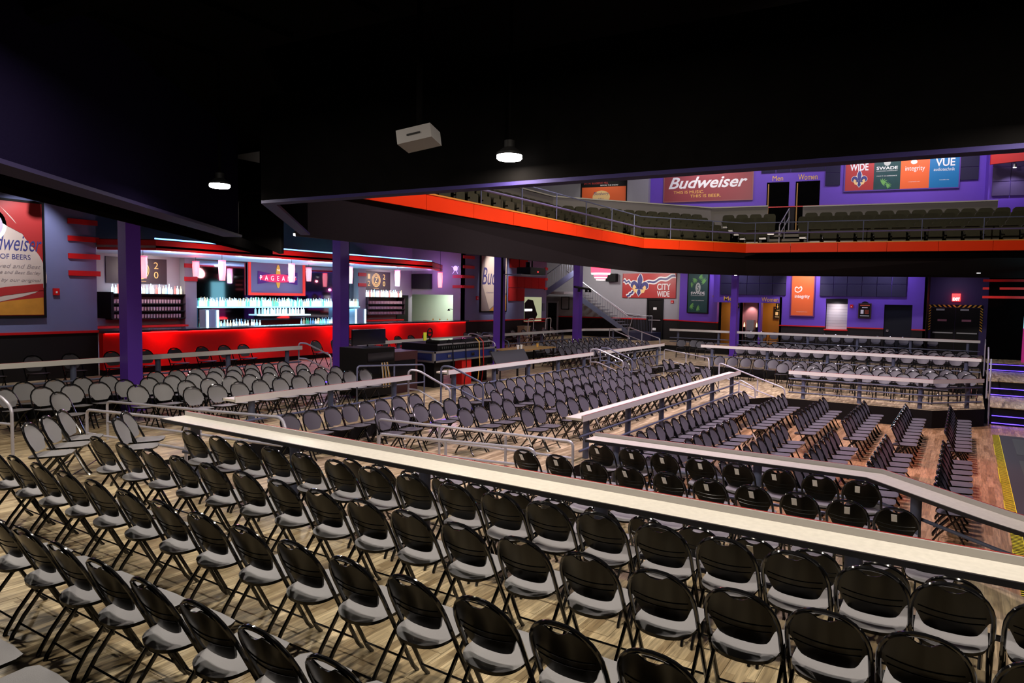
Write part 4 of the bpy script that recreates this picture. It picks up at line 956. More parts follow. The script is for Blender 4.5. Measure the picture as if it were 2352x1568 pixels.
text_part(WG, 'CITY', -14.78, -13.98, 2.93, 3.30, .056, M_WHITE, t, bold=.02); text_part(WG, 'WIDE', -14.78, -14.04, 2.56, 2.88, .056, M_WHITE, t, bold=.02)
lamp('banner_light', 'SPOT', (-15.0, 35.2, 4.6), 80, (1, .92, .85), (-15.2, 37.6, 3.1), .05, 1.3)
t = thing('wall_speaker', 'black box speaker on the grey wall beside the fleur-de-lis banner', 'speaker', WG.P(-17.5, 3.4, .1))
WG.box(MB(), -17.82, -17.2, 3.40, 3.86, .05, .40).build('cabinet', M_BLACK, t); WG.box(MB(), -17.55, -17.45, 3.5, 3.6, .0, .05).build('bracket', M_BLACK, t)
# tiered red lantern lamp
t = thing('tiered_lantern', 'glowing red and white stepped lantern under the balcony', 'lamp', (-16.1, 33.0, 3.3))
for k, (r, z0, z1, m) in enumerate(((.52, 3.72, 4.4, E_RED), (.50, 3.64, 3.72, E_EXITW), (.36, 3.50, 3.64, E_RED), (.33, 3.46, 3.50, E_EXITW), (.26, 3.38, 3.46, E_RED), (.24, 3.34, 3.38, E_EXITW))):
    MB().lathe([(.0, 0), (r*.96, 0), (r, z1-z0), (.0, z1-z0)], -16.1, 33.0, z0, 24).build('tier', m, t)
MB().tube([(-16.1, 33.0, 4.4), (-16.1, 33.0, 5.15)], .03, 6).build('stem', M_BLACK, t)

# ------------------------------------------------------------------ purple restroom wall
S1 = Fr((-13.4, 37.4), (2.6, -1.65)); S2 = Fr((0.0, 34.9), (1, 0)); DD = Fr((0.0, 37.0), (1, 0))
L1 = math.hypot(2.6, 1.65)
def purple_wall(name, fr, u0, u1, zb=1.28, z1=4.6, label=None):
    struct('wall_'+name, fr.box(MB(), u0, u1, zb, z1, -.12, 0), M_PURP, label)
    struct('wall_'+name+'_wainscot', fr.box(MB(), u0, u1, TB, zb-.05, -.12, .0), M_WAIN)
    struct('trim_'+name+'_rail', fr.box(MB(), u0, u1, zb-.05, zb, -.1, .03), M_REDP)
purple_wall('purple_bay', S1, 0, L1, label='purple wall bay with a dark leafy poster')
purple_wall('purple_main', S2, -7.55, -5.52, label='purple wall beside the restroom doors')
purple_wall('purple_mid', S2, -4.60, -3.12); purple_wall('purple_end', S2, -2.04, -1.52)
struct('wall_purple_header', S2.box(MB(), -10.75, -7.55, 2.31, 4.6, -.12, 0), M_PURP)
struct('wall_purple_header.001', S2.box(MB(), -5.52, -4.60, 2.56, 4.6, -.12, 0), M_PURP)
struct('wall_purple_header.002', S2.box(MB(), -3.12, -2.04, 2.32, 4.6, -.12, 0), M_PURP)
struct('wall_purple_pier', S2.box(MB(), -9.62, -9.38, TB, 2.31, -.4, 0), M_PURP)
struct('wall_purple_pier.001', S2.box(MB(), -8.56, -8.42, TB, 2.31, -.4, 0), M_PURP)
struct('wall_restroom', S2.box(MB(), -10.8, -7.2, TB, 2.6, -1.7, -1.6), M_TAN)
struct('wall_restroom_side', MB().box(-7.56, -7.45, 34.9, 36.5, TB, 2.6), M_TAN)
struct('ceiling_restroom', MB().box(-10.8, -7.4, 34.95, 36.6, 2.55, 2.65), M_TAN)
lamp('restroom_light', 'AREA', (-10.1, 35.6, 2.5), 12, (1, .62, .25), None, .3); lamp('restroom_light', 'AREA', (-7.95, 35.7, 2.5), 14, (1, .62, .25), None, .3)
# drinking fountain alcove
al = MB(); al.box(-9.38, -8.56, 35.45, 35.55, TB, 2.3); al.box(-9.42, -9.38, 34.9, 35.5, TB, 2.3); al.box(-8.56, -8.52, 34.9, 35.5, TB, 2.3)
struct('wall_fountain_alcove', al, mat('alcove_pink', (.55, .25, .28), .6))
lamp('alcove_light', 'SPOT', (-8.97, 35.2, 2.28), 32, (1, .72, .66), (-8.97, 35.45, 1.2), .03, 1.5)
t = thing('water_fountain', 'steel drinking fountain in the pink lit alcove', 'drinking fountain', (-8.97, 35.3, TB))
MB().box(-9.15, -8.80, 35.18, 35.44, .95, 1.45).build('cooler_body', M_ALU, t); MB().box(-9.16, -8.79, 35.0, 35.44, .62, .92).build('basin', M_ALU, t); MB().box(-9.15, -8.8, 35.2, 35.44, TB, .62).build('pedestal', M_BLACK, t)
for k, xx in enumerate((-9.27, -8.67)):
    t = thing('fire_extinguisher' if False else 'candle_stand', 'black stand with a tiny flame lamp %s the water fountain' % ('before' if k == 0 else 'past'), 'lamp', (xx, 35.25, TB))
    MB().lathe([(.0, 0), (.07, 0), (.06, .95), (.0, .95)], xx, 35.25, TB, 10).build('stand', M_BLACK, t, True)
    MB().lathe([(.0, 0), (.035, .02), (.03, .10), (.0, .24)], xx, 35.25, TB+.96, 8).build('flame', mat('flame_glow%d' % k, (1, .7, .3), .5, emit=(1, .7, .3), es=3), t, True)
def letters(fr, body, u0, u1, z0, z1, lab, o=.02):
    t = thing('restroom_lettering', lab, 'lettering', fr.P((u0+u1)/2, z0, 0)); text_part(fr, body, u0, u1, z0, z1, o, M_GOLD, t, 'lettering', bold=.01); return t
letters(S2, 'Men', -10.22, -9.62, 2.39, 2.60, 'gold Men lettering over the lower restroom door, cut by the column')
letters(S2, 'Women', -8.40, -7.62, 2.37, 2.58, 'gold Women lettering over the lower restroom door')
def picto(fr, u, z, lab):
    t = thing('restroom_sign', lab, 'sign', fr.P(u, z, 0)); fr.box(MB(), u, u+.17, z, z+.27, .01, .03).build('plate', M_BLACK, t)
    fr.poly(MB(), ellipse(u+.085, z+.215, .022, .025, 10), .031, .034).build('figure_head', M_GOLD, t); fr.poly(MB(), [(u+.085, z+.19), (u+.13, z+.09), (u+.10, z+.09), (u+.10, z+.03), (u+.07, z+.03), (u+.07, z+.09), (u+.04, z+.09)], .031, .034).build('figure', M_GOLD, t)
picto(Fr((0, 34.88), (1, 0)), -9.60, 2.03, 'black restroom sign with a gold figure behind the thin column')
picto(Fr((0, 34.88), (1, 0)), -7.72, 2.03, 'black restroom sign with a gold figure below the Women lettering')
def menu(fr, u0, u1, z0, z1, lab):
    t = poster_frame(fr, u0, u1, z0, z1, lab, M_BLACK, 'notice board', mat('menu_frame', (.05, .02, .02), .5), .035)
    h = z1-z0; wd = u1-u0; mr = mat('menu_red', (.55, .10, .04), .5)
    fr.box(MB(), u0+.08*wd, u1-.08*wd, z1-.13*h, z1-.06*h, .051, .054).build('heading', mr, t)
    fr.box(MB(), u0+.25*wd, u1-.25*wd, z1-.28*h, z1-.24*h, .051, .054).build('subheading', M_WPAP, t)
    fr.box(MB(), u0+.14*wd, u0+.40*wd, z0+.28*h, z0+.58*h, .051, .054).build('sheet', M_WPAP, t)
    for k in range(4): fr.box(MB(), u0+.5*wd, u1-.14*wd, z0+(.30+.08*k)*h, z0+(.33+.08*k)*h, .051, .054).build('line', mr, t)
    fr.box(MB(), u0+.1*wd, u1-.1*wd, z0+.10*h, z0+.15*h, .051, .054).build('footer', M_WPAP, t)
    fr.poly(MB(), ellipse((u0+u1)/2, z1+.03, .12*wd/.4, .09, 12, 0, PI), .01, .06).build('crest', M_BLACK, t)
menu(S2, -4.12, -3.66, 1.73, 2.33, 'black framed notice board between the shutter niche and the navy door')
menu(Fr((0, 36.5), (1, 0)), -8.15, -7.65, 1.55, 2.10, 'black framed notice board inside the women restroom entrance')
# dark leafy poster
def leaf(fr, u, z, r, a, o, t):
    for k in range(7):
        b = a + (k-3)*.42; l = r*(1-.09*abs(k-3))
        fr.poly(MB(), [(u, z), (u + .5*l*math.cos(b)-.09*l*math.sin(b), z + .5*l*math.sin(b)+.09*l*math.cos(b)), (u + l*math.cos(b), z + l*math.sin(b)), (u + .5*l*math.cos(b)+.09*l*math.sin(b), z + .5*l*math.sin(b)-.09*l*math.cos(b))], o, o+.002).build('leaf', M_LEAF, t)
t = poster_frame(S1, .78, 2.38, 1.75, 3.82, 'dark green poster with leaf print on the purple bay', M_PGRN)
for u, z, r, a in ((1.35, 3.55, .34, -1.9), (2.1, 3.3, .36, 2.2), (1.0, 3.2, .25, .2), (1.75, 3.7, .3, -1.0), (1.05, 2.15, .34, -.9), (1.55, 2.0, .3, -.5)): leaf(S1, u, z, r, a, .052, t)
S1.poly(MB(), ellipse(1.60, 3.05, .21, .27, 20), .056, .059).build('badge', mat('badge_grey', (.45, .48, .45), .5), t)
text_part(S1, 'S', 1.50, 1.70, 2.90, 3.22, .0605, M_PGRN, t, 'monogram')
text_part(S1, 'SWADE', 1.02, 2.16, 2.70, 2.84, .056, M_WHITE, t, bold=.02); text_part(S1, 'CANNABIS DISPENSARY', 1.02, 2.16, 2.62, 2.66, .056, M_WHITE, t, 'small_print')
text_part(S1, 'MAKE IT AN EXPERIENCE', 1.1, 2.1, 2.36, 2.40, .056, M_WHITE, t, 'small_print')
lamp('poster_light', 'SPOT', (-11.3, 34.8, 4.4), 130, (.85, .85, 1), S1.P(1.6, 2.7), .05, 1.2)
# orange poster
t = poster_frame(S2, -7.02, -6.05, 1.75, 3.75, 'tall orange poster with white hand drawing on the purple wall', M_PORG, fm=mat('purple_frame', (.12, .02, .14), .5))
S2.poly(MB(), bezier_pts([(-6.88, 3.06), (-6.80, 3.10), (-6.72, 3.05), (-6.62, 3.12), (-6.56, 3.02), (-6.60, 2.90), (-6.74, 2.82), (-6.88, 2.88)], 4), .051, .054).build('hand_outline', M_WHITE, t)
S2.poly(MB(), bezier_pts([(-6.85, 3.02), (-6.78, 3.05), (-6.72, 3.0), (-6.64, 3.06), (-6.60, 3.0), (-6.64, 2.92), (-6.74, 2.86), (-6.85, 2.91)], 4), .055, .057).build('hand_fill', M_PORG, t)
text_part(S2, 'integrity', -6.88, -6.22, 2.52, 2.72, .052, M_WHITE, t, bold=.015); text_part(S2, 'integritystl.com', -6.78, -6.30, 1.90, 1.94, .052, M_WHITE, t, 'small_print')
lamp('poster_light', 'SPOT', (-6.5, 33.4, 4.3), 230, (1, .93, .85), (-6.5, 34.9, 2.9), .05, 1.25)
# acoustic panels, dark navy
panels(S2, [-10.4, -9.75, -9.1, -8.5, -7.9, -7.28], [2.68, 3.25, 4.0], 'dark navy acoustic panel grid above the restroom doors', M_ACO)
panels(S2, [-5.80, -5.22, -4.65, -4.05, -3.45, -2.87, -2.30], [2.66, 3.22, 4.0], 'dark navy acoustic panel grid beside the orange poster', M_ACO)
# shutter niche
t = thing('roller_shutter', 'pale closed roller shutter in a niche of the purple wall', 'shutter', S2.P(-5.06, TB, -.1))
for k in range(9): S2.box(MB(), -5.50, -4.62, 1.16 + .13*k, 1.285 + .13*k, -.20, -.17).build('slat', mat('shutter_pale', (.52, .48, .50), .5) if k == 0 else MATS['shutter_pale'], t)
S2.box(MB(), -5.52, -4.60, 2.33, 2.56, -.2, .0).build('housing', M_BLACK, t); S2.box(MB(), -5.56, -4.56, 1.10, 1.16, -.2, .06).build('sill', M_REDP, t); S2.box(MB(), -5.52, -4.60, TB, 1.10, -.2, -.02).build('lower_panel', M_WAIN, t)
lamp('niche_light', 'AREA', S2.P(-5.06, 2.3, .25), 5, (1, .9, .95), S2.P(-5.06, 1.6, -.2), .3)
t = thing('fire_alarm', 'small red fire alarm past the shutter niche on the purple wall', 'alarm', S2.P(-4.5, 2.13, 0)); S2.box(MB(), -4.5, -4.37, 2.15, 2.30, .002, .05).build('box', M_REDP, t); S2.box(MB(), -4.46, -4.42, 2.18, 2.22, .05, .06).build('strobe', M_WHITE, t)
t = thing('fire_alarm', 'small red fire alarm past the fleur-de-lis banner', 'alarm', WG.P(-13.95, 2.2, 0)); WG.box(MB(), -13.95, -13.80, 2.2, 2.36, .002, .05).build('box', M_REDP, t); WG.box(MB(), -13.9, -13.85, 2.24, 2.28, .05, .06).build('strobe', M_WHITE, t)
d = door(Fr((0, 35.05), (1, 0)), -3.10, -2.06, 2.28, 'door_4', 'navy door in the purple wall with a steel handle', M_DOORN, bar=False, frm=M_BLACK)
MB().box(-3.02, -2.92, 34.95, 35.02, 1.12, 1.22).build('door_handle', M_CHROME, d)
# dark recess with striped double doors
struct('wall_recess', DD.box(MB(), -2.2, 3.2, TB, 5.0, -.12, 0), mat('recess_violet', (.035, .014, .11), .6))
struct('wall_recess_side', MB().box(-1.62, -1.50, 34.9, 37.0, TB, 4.6), M_BLACK)
for u0, u1, nm, lab in ((-1.40, -.49, 'door_5', 'black exit door leaf on the striped frame, the one beside the purple wall'), (-.48, .42, 'door_6', 'black exit door leaf on the striped frame, the one beside the stage')):
    d = struct(nm, DD.box(MB(), u0, u1, TB, 2.22, .0, .03), M_DOOR, lab)
    DD.box(MB(), u0+.08, u1-.06, 1.08, 1.13, .03, .09).build('push_bar', M_ALU, d); DD.box(MB(), u0+.25, u0+.60, 1.62, 1.71, .031, .036).build('notice', mat('pink_notice'+nm[-1], (.50, .20, .26), .6), d)
    DD.box(MB(), u0+.18, u0+.50, 2.10, 2.18, .03, .08).build('door_closer', M_ALU, d)
t = thing('hazard_frame', 'yellow and black striped hazard border around the exit doors', 'door border', DD.P(-.5, TB, .03))
hz = mat('hazard_amber', (.90, .45, .03), .5)
def hazard(fr, u0, u1, z0, z1, horiz, flipd=1):
    fr.box(MB(), u0, u1, z0, z1, .01, .035).build('border', M_BLACK, t)
    n = 9 if not horiz else 11
    for k in range(n):
        if horiz:
            a = u0 + (u1-u0)*(k+.1)/n; b = a + (u1-u0)*.42/n; sh = .05*(1 if k < n/2 else -1); fr.poly(MB(), [(a+sh, z0), (b+sh, z0), (b-sh, z1), (a-sh, z1)], .036, .039).build('stripe', hz, t)
        else:
            a = z0 + (z1-z0)*(k+.1)/n; b = a + (z1-z0)*.42/n; sh = .04*flipd; fr.poly(MB(), [(u0, a-sh), (u1, a+sh), (u1, b+sh), (u0, b-sh)], .036, .039).build('stripe', hz, t)
hazard(DD, -1.52, -1.42, 1.2, 2.28, False, 1); hazard(DD, .44, .54, 1.2, 2.28, False, -1); hazard(DD, -1.52, .54, 2.25, 2.36, True)
t = thing('exit_sign', 'glowing red EXIT sign above the striped double doors', 'exit sign', DD.P(-.48, 2.5, .05))
DD.box(MB(), -.64, -.32, 2.52, 2.86, .02, .10).build('housing', E_EXIT, t); text_part(DD, 'EXIT', -.61, -.35, 2.55, 2.68, .105, E_EXITW, t, bold=.02)
lamp('recess_fill', 'AREA', (-.5, 35.6, 3.3), 5, (.8, .7, 1), (-.5, 37, 2.0), .2)  # small added light so the striped border shows in the recess
lamp('exit_glow_light', 'POINT', DD.P(-.48, 2.7, .45), 1.6, (1, .05, .05), None, .1)

# ------------------------------------------------------------------ stage edge, steps, mats
st = thing('stage_steps', 'dark stage steps with blue light strips under each tread', 'steps', (2.0, 26, FL))
for k, (y0, z0, z1) in enumerate(((23.4, FL, -.47), (26.3, -.47, -.0), (30.3, 0, .30))):
    MB().box(.66, 5.0, y0, y0 + 4.2, FL, z1).build('riser', M_BLACK, st)
    MB().box(.62, 5.0, y0 - .03, y0 + 4.2, z1, z1 + .02).build('tread', M_WOOD, st)
    MB().box(.68, 5.0, y0 - .03, y0 - .01, z0 + .05, z0 + .07).build('light_strip', E_VIOL, st); MB().box(.68, 5.0, y0 - .03, y0 - .01, z0 + .25, z0 + .27).build('light_strip', E_VIOL, st)
struct('wall_stage_side', MB().box(.62, 1.75, 32.3, 32.5, .3, 4.0), M_CEIL)
for k, (z, u0, u1) in enumerate(((2.72, .42, 1.72), (3.05, .42, .62), (3.05, .95, 1.72), (3.35, .42, 1.72))):
    tag(MB().box(u0, u1, 32.24, 32.29, z-.09, z).build('accent_bar', M_REDP), ['lowest red accent bar on the dark stage wall', 'short red accent stub on the dark stage wall', 'middle red accent bar on the dark stage wall', 'highest red accent bar on the dark stage wall'][k], 'wall accent', 'red accent bars on the stage wall')
lamp('stage_wall_light', 'SPOT', (.55, 31.2, 2.2), 14, (1, .2, .12), (.75, 32.3, 2.75), .03, .9)
t = thing('stage_screen', 'tall bright cyan stage screen cut by the photo edge', 'screen', (2.3, 30.5, .9))
MB().box(1.70, 3.2, 31.2, 31.3, 1.55, 3.2).build('display', E_CYAN, t); MB().box(1.69, 3.2, 31.21, 31.34, .32, 1.55).build('stand', mat('magenta_glow', (.35, .02, .2), .5, emit=(.5, .02, .2), es=.4), t)  # lower block is the red glow under the screen, made as emission
t = thing('floor_mat', 'dark rubber floor mat with a yellow ridged edge on the dance floor', 'mat', (.9, 16, FL))
MB().box(.80, 4.0, 8.6, 21.5, FL, FL+.018).build('mat_field', M_MAT, t)
for k in range(4): MB().box(.80 + .0, .80, 0, 0, 0, 0) if False else MB().box(1.05, 1.9, 10.2 + 2.9*k, 12.4 + 2.9*k, FL+.018, FL+.022).build('panel', M_MATL, t)
for k in range(9): MB().box(.66 - .012*(k % 2), .80, 8.6 + 1.433*k, 10.02 + 1.433*k, FL, FL+.02).build('yellow_edge', M_YEL, t)
rib = MB()
for k in range(180): rib.box(.655, .79, 8.62 + .0716*k, 8.645 + .0716*k, FL+.02, FL+.024)
r_ = rib.build('edge_ridges', M_BLACK, t); r_['kind'] = 'stuff'

# ------------------------------------------------------------------ balcony across the hall
BC = [(-10.12, 2.0), (-10.12, 24.2), (-7.4, 27.9), (3.8, 30.14), (6.0, 30.58)]
bal = strip(MB(), BC, 1, .0, .15, 3.40, 4.27)
o = MB()
# lower charcoal fascia, raked back on the far side
A0 = BC; A1 = [(-10.12, 2.0), (-10.3, 24.6), (-7.5, 28.6), (3.9, 33.0), (6.1, 34)]
for i in range(1, 4):
    pass
for i in range(4):
    a, b2 = A0[i], A0[i+1]; c_, d_ = A1[i+1], A1[i]
    if i == 0: a = (-10.12, 8.36); d_ = (-10.12, 8.36)
    o.add([(a[0], a[1], 4.27), (b2[0], b2[1], 4.27), (c_[0], c_[1], 3.40), (d_[0], d_[1], 3.40)], [(0, 1, 2, 3), (3, 2, 1, 0)][:1])
    o.add([(a[0]-.1, a[1]+.1, 4.27), (b2[0]-.1, b2[1]+.1, 4.27), (c_[0]-.1, c_[1]+.1, 3.40), (d_[0]-.1, d_[1]+.1, 3.40)], [(3, 2, 1, 0)])
    o.add([(d_[0], d_[1], 3.40), (c_[0], c_[1], 3.40), (c_[0]-.1, c_[1]+.1, 3.40), (d_[0]-.1, d_[1]+.1, 3.40)], [(0, 1, 2, 3)])
bf = struct('wall_balcony_fascia', o, M_FASC, 'charcoal lower fascia of the balcony across the hall')
# red fascia band as separate panels
BR = [(-10.12, 8.4)] + BC[1:]
tb = thing('balcony_band', 'bright orange-red fascia band around the balcony front', 'fascia', (-7.4, 27.9, 4.3))
for i in range(4):
    a, b2 = BR[i], BR[i+1]; L_ = math.dist(a, b2); k = max(1, round(L_/1.75)); ux, uy = (b2[0]-a[0])/L_, (b2[1]-a[1])/L_; nx, ny = uy, -ux
    for j in range(k):
        s0, s1 = L_*j/k + .006, L_*(j+1)/k - .006
        q = [(a[0]+ux*s0, a[1]+uy*s0), (a[0]+ux*s1, a[1]+uy*s1)]
        MB().prism([q[0], q[1], (q[1][0]+nx*.04, q[1][1]+ny*.04), (q[0][0]+nx*.04, q[0][1]+ny*.04)], 4.26, 4.60).build('panel', M_REDF, tb)
strip(MB(), BR, 1, -.05, .20, 4.60, 4.635).build('cap', M_ORNG, tb)
# raked seating
RISE, DEP, Z0 = .25, .86, 4.33
seatm = {}
sb = MB(); 
def rbox(mb, x0, x1, y0, y1, z0, z1, r, mi=0):
    pts = []
    for cx, cz, a0 in ((x1-r, z1-r, 0), (x0+r, z1-r, PI/2), (x0+r*.4, z0+r*.4, PI), (x1-r*.4, z0+r*.4, 1.5*PI)):
        rr = r if cz > (z0+z1)/2 else r*.4
        for k in range(5): pts.append((cx + rr*math.cos(a0 + k*PI/8), cz + rr*math.sin(a0 + k*PI/8)))
    n = len(pts); b = len(mb.v)
    mb.v += [(x, y0, z) for x, z in pts] + [(x, y1, z) for x, z in pts]
    mb.f.append(tuple(b+i for i in range(n))); mb.f.append(tuple(b+n+i for i in reversed(range(n)))); mb.mi += [mi, mi]
    for i in range(n):
        j = (i+1) % n; mb.f.append((b+j, b+i, b+n+i, b+n+j)); mb.mi.append(mi)
    return mb
SM = [('backrest', rbox(MB(), -.25, .25, -.32, -.20, .42, .93, .11).mesh('backrest', M_OLIVE, True)),
      ('seat', rbox(MB(), -.23, .23, -.18, -.06, .34, .74, .06).mesh('seat', M_OLIVE, True)),
      ('seat_pan', MB().box(-.22, .22, -.06, -.03, .33, .40).mesh('seat_pan', mat('pan_metal', (.35, .33, .30), .3, .6))),
      ('pedestal', MB().box(-.05, .05, -.22, -.14, 0, .40).mesh('pedestal', M_OLIVB)),
      ('armrest', MB().box(.255, .285, -.26, .06, .56, .60).mesh('armrest', M_OLIVB))]
wings = ['side', 'corner', 'far']
TN = [math.tan(math.radians(18.8)), math.tan(math.radians(19.8))]
for i in (0, 1, 2):
    a, b2 = BC[i], BC[i+1]; L_ = math.dist(a, b2); ux, uy = (b2[0]-a[0])/L_, (b2[1]-a[1])/L_; nx, ny = -uy, ux
    for r in range(5):
        d0 = .55 + DEP*r
        e0 = 0 if i == 0 else -(d0)*TN[i-1]; e1 = L_ + (d0*TN[i] if i < 2 else 0)
        q = lambda s, dd: (a[0]+ux*s + nx*dd, a[1]+uy*s + ny*dd)
        s_end = e1
        f0 = 0 if i == 0 else -(.12+DEP*r)*TN[i-1]; g0 = 0 if i == 0 else -(.12+DEP*(r+1))*TN[i-1]
        f1 = L_ + ((.12+DEP*r)*TN[i] if i < 2 else 3); g1 = L_ + ((.12+DEP*(r+1))*TN[i] if i < 2 else 3)
        st_ = struct('floor_balcony_step', MB().prism([q(f0 if i else 6.5, .12+DEP*r), q(f1, .12+DEP*r), q(g1, .12+DEP*(r+1)), q(g0 if i else 6.5, .12+DEP*(r+1))], Z0 + RISE*r - .3, Z0 + RISE*r), M_CEIL)
        s = (10.5 if i == 0 else e0 + .38); k = 0
        aisle = (3.9, 5.0) if i == 2 else None
        while s < s_end - .3:
            if aisle and aisle[0] - 1.0 < s - 0 < aisle[1] - 1.0 - .0 and i == 2 and False: s += .56; continue
            if i == 2 and .75 < s < 2.0: s += .56; continue
            x, y = q(s, d0 + .25)
            t = bpy.data.objects.new('flip_up_chair', None); C.objects.link(t); t.empty_display_size = .1; t.location = (x, y, Z0 + RISE*r)
            t.rotation_euler = (0, 0, math.atan2(nx, -ny))
            tag(t, 'olive flip-up balcony chair, %s in the %s row of the %s section' % (ORD[k], ('front', 'second', 'third', 'fourth', 'back')[r], wings[i]), 'chair', 'balcony seats in the %s section' % wings[i])
            for nm, me in SM:
                p = bpy.data.objects.new(nm, me); C.objects.link(p); p.parent = t
            s += .585; k += 1
# guard rail of the balcony
t = thing('balcony_guard_rail', 'blue-grey guard rail along the balcony front', 'railing', (-7.4, 28.1, 4.63))
RL = offs(BR, 1, .12)
MB().tube([(p[0], p[1], 5.42) for p in RL], .02, 6).build('rail', M_STEEL, t, True)
MB().tube([(p[0], p[1], 5.02) for p in RL], .03, 6).build('rail', mat('rail_violet', (.12, .10, .22), .45), t, True)
for p in along(RL, 1.85, .1): MB().tube([(p[0], p[1], 4.6), (p[0], p[1], 5.42)], .018, 6).build('post', M_STEEL, t, True)
# aisle rail of the far section
q = lambda s, dd: (BC[2][0] + .98058*s - .19612*dd, BC[2][1] + .19612*s + .98058*dd)
p0 = q(1.2, .5); p1 = q(1.5, 4.6)
handrail('sloping aisle handrail between the balcony seat blocks', [(p0[0], p0[1], 4.5), (p0[0], p0[1], 5.35), (p1[0], p1[1], 6.5), (p1[0], p1[1], 5.5)], [(*[(p0[k]+p1[k])/2 for k in (0, 1)], 5.0, 5.9)], [(p0[0], p0[1], 4.95), (p1[0], p1[1], 6.1)])
as_ = thing('balcony_aisle_steps', 'pale aisle steps between the balcony seat blocks', 'steps', (*q(1.35, 2), 4.4))
for r in range(5):
    a0 = q(.80, .2 + DEP*r); a1 = q(1.95, .2 + DEP*r); a2 = q(1.95, .2 + DEP*(r+1)); a3 = q(.80, .2 + DEP*(r+1))
    MB().prism([a0, a1, a2, a3], Z0 + RISE*r, Z0 + RISE*r + .12).build('step', mat('aisle_step', (.22, .19, .14), .6) if r == 0 else MATS['aisle_step'], as_)
# half wall behind the seats with a cream cap, upper concourse
HW = offs(BC, 1, 4.75)
for nm, pl in (('wall_balcony_half', [(HW[0][0], 9.0), HW[1], HW[2], (q(.6, 4.75))]), ('wall_balcony_half.001', [q(2.05, 4.75), q(9.3, 4.75)])):
    struct(nm, strip(MB(), pl, 1, 0, .15, 4.9, 6.55 if '001' in nm else 6.62), mat('half_wall_grey', (.20, .18, .17), .7) if '001' not in nm else MATS['half_wall_grey'])
    struct('trim_half_wall_cap' + ('.001' if '001' in nm else ''), strip(MB(), pl, 1, -.06, .22, 6.55 if '001' in nm else 6.62, 6.60 if '001' in nm else 6.67), M_CREAM)
cf = offs(BC, 1, 4.8); cg = offs(BC, 1, 9.5)
fl_ = MB()
for i in range(4): fl_.prism([cf[i] if i else (cf[0][0], 6), cf[i+1], cg[i+1], cg[i] if i else (cg[0][0], 6)], 5.38, 5.5)
struct('floor_concourse', fl_, M_CEIL)
UW = Fr((-.03, 36.3), (.97581, .21862))
struct('wall_upper_purple', UW.box(MB(), -13.9, 5.0, 6.85, 10.6, -.12, 0), M_PURP, 'purple upper wall behind the balcony seats')
struct('wall_upper_wainscot', UW.box(MB(), -13.9, 5.0, 5.4, 6.80, -.12, 0), M_WAIN)
struct('trim_upper_rail', UW.box(MB(), -13.9, 5.0, 6.80, 6.85, -.1, .03), M_REDP)
struct('wall_upper_grey', UW.box(MB(), -22.0, -13.9, 5.4, 10.6, -.12, .6), M_GREYW)
for u0, u1, nm, lab in ((-8.42, -7.44, 'door_7', 'dark doorway of the upper men restroom'), (-7.16, -6.12, 'door_8', 'dark doorway of the upper women restroom')):
    d = struct(nm, UW.box(MB(), u0, u1, 5.45, 7.98, .0, .02), M_CEIL, lab); UW.box(MB(), u0+.05, u0+.10, 5.45, 7.9, .02, .04).build('door_edge', M_TAN, d)
t = thing('restroom_lettering', 'gold Men lettering over the upper restroom doorway', 'lettering', UW.P(-8, 8, 0)); text_part(UW, 'Men', -8.18, -7.72, 8.04, 8.28, .02, M_GOLD, t)
t = thing('restroom_lettering', 'gold Women lettering over the upper restroom doorway', 'lettering', UW.P(-6.7, 8, 0)); text_part(UW, 'Women', -7.06, -6.24, 8.04, 8.30, .02, M_GOLD, t)
panels(UW, [-8.7, -8.05, -7.4, -6.7, -5.92], [8.42, 8.85], 'navy acoustic panel strip above the upper restroom doorways', M_ACO)
panels(UW, [-5.92, -5.28], [7.72, 8.30, 8.85], 'navy acoustic panel pair beside the four-part banner', M_ACO)
panels(UW, [-.57, .12], [7.74, 8.30, 8.9], 'navy acoustic panel pair past the four-part banner', M_ACO)
# beer banner
t = poster_frame(UW, -13.2, -9.08, 7.24, 8.95, 'wide maroon beer banner on the upper purple wall', M_PMAR, 'banner', mat('banner_edge', (.30, .10, .10), .5), .05)
text_part(UW, 'Budweiser', -13.0, -9.3, 7.84, 8.40, .052, M_WHITE, t, 'script_lettering', .35, .02)
text_part(UW, 'THIS IS MUSIC.', -12.75, -11.3, 7.60, 7.74, .052, M_GOLD, t); text_part(UW, 'THIS IS BEER.', -11.95, -10.5, 7.40, 7.54, .052, M_GOLD, t)
lamp('banner_light', 'SPOT', UW.P(-11.0, 9.6, 1.6), 130, (1, .9, .85), UW.P(-11.0, 8.3, 0), .05, 1.6)
# restaurant poster on the grey part
UG = Fr(UW.P(0, 0, .6)[:2], UW.a)
t = poster_frame(UG, -17.25, -15.0, 7.0, 8.35, 'orange and black restaurant poster on the grey upper wall', M_PORG, fm=M_BLACK)
UG.box(MB(), -17.25, -15.0, 8.0, 8.35, .051, .054).build('heading_band', M_BLACK, t)
text_part(UG, 'EAT AT BLUEBERRY HILL', -17.15, -15.9, 8.14, 8.28, .056, M_PRED, t); text_part(UG, 'BEFORE THE SHOW', -16.3, -15.4, 8.04, 8.10, .056, M_WPAP, t, 'small_print')
UG.poly(MB(), ellipse(-16.25, 7.5, .45, .32, 20), .051, .053).build('badge', M_PYEL, t); text_part(UG, 'Blueberry', -16.65, -15.85, 7.55, 7.75, .056, M_PNAVY, t, 'script_lettering', .3); text_part(UG, 'HILL', -16.4, -16.1, 7.35, 7.45, .056, M_PNAVY, t)
lamp('banner_light', 'SPOT', UG.P(-16.2, 9.2, 1.2), 70, (1, .95, .9), UG.P(-16.2, 7.8, 0), .05, 1.4)
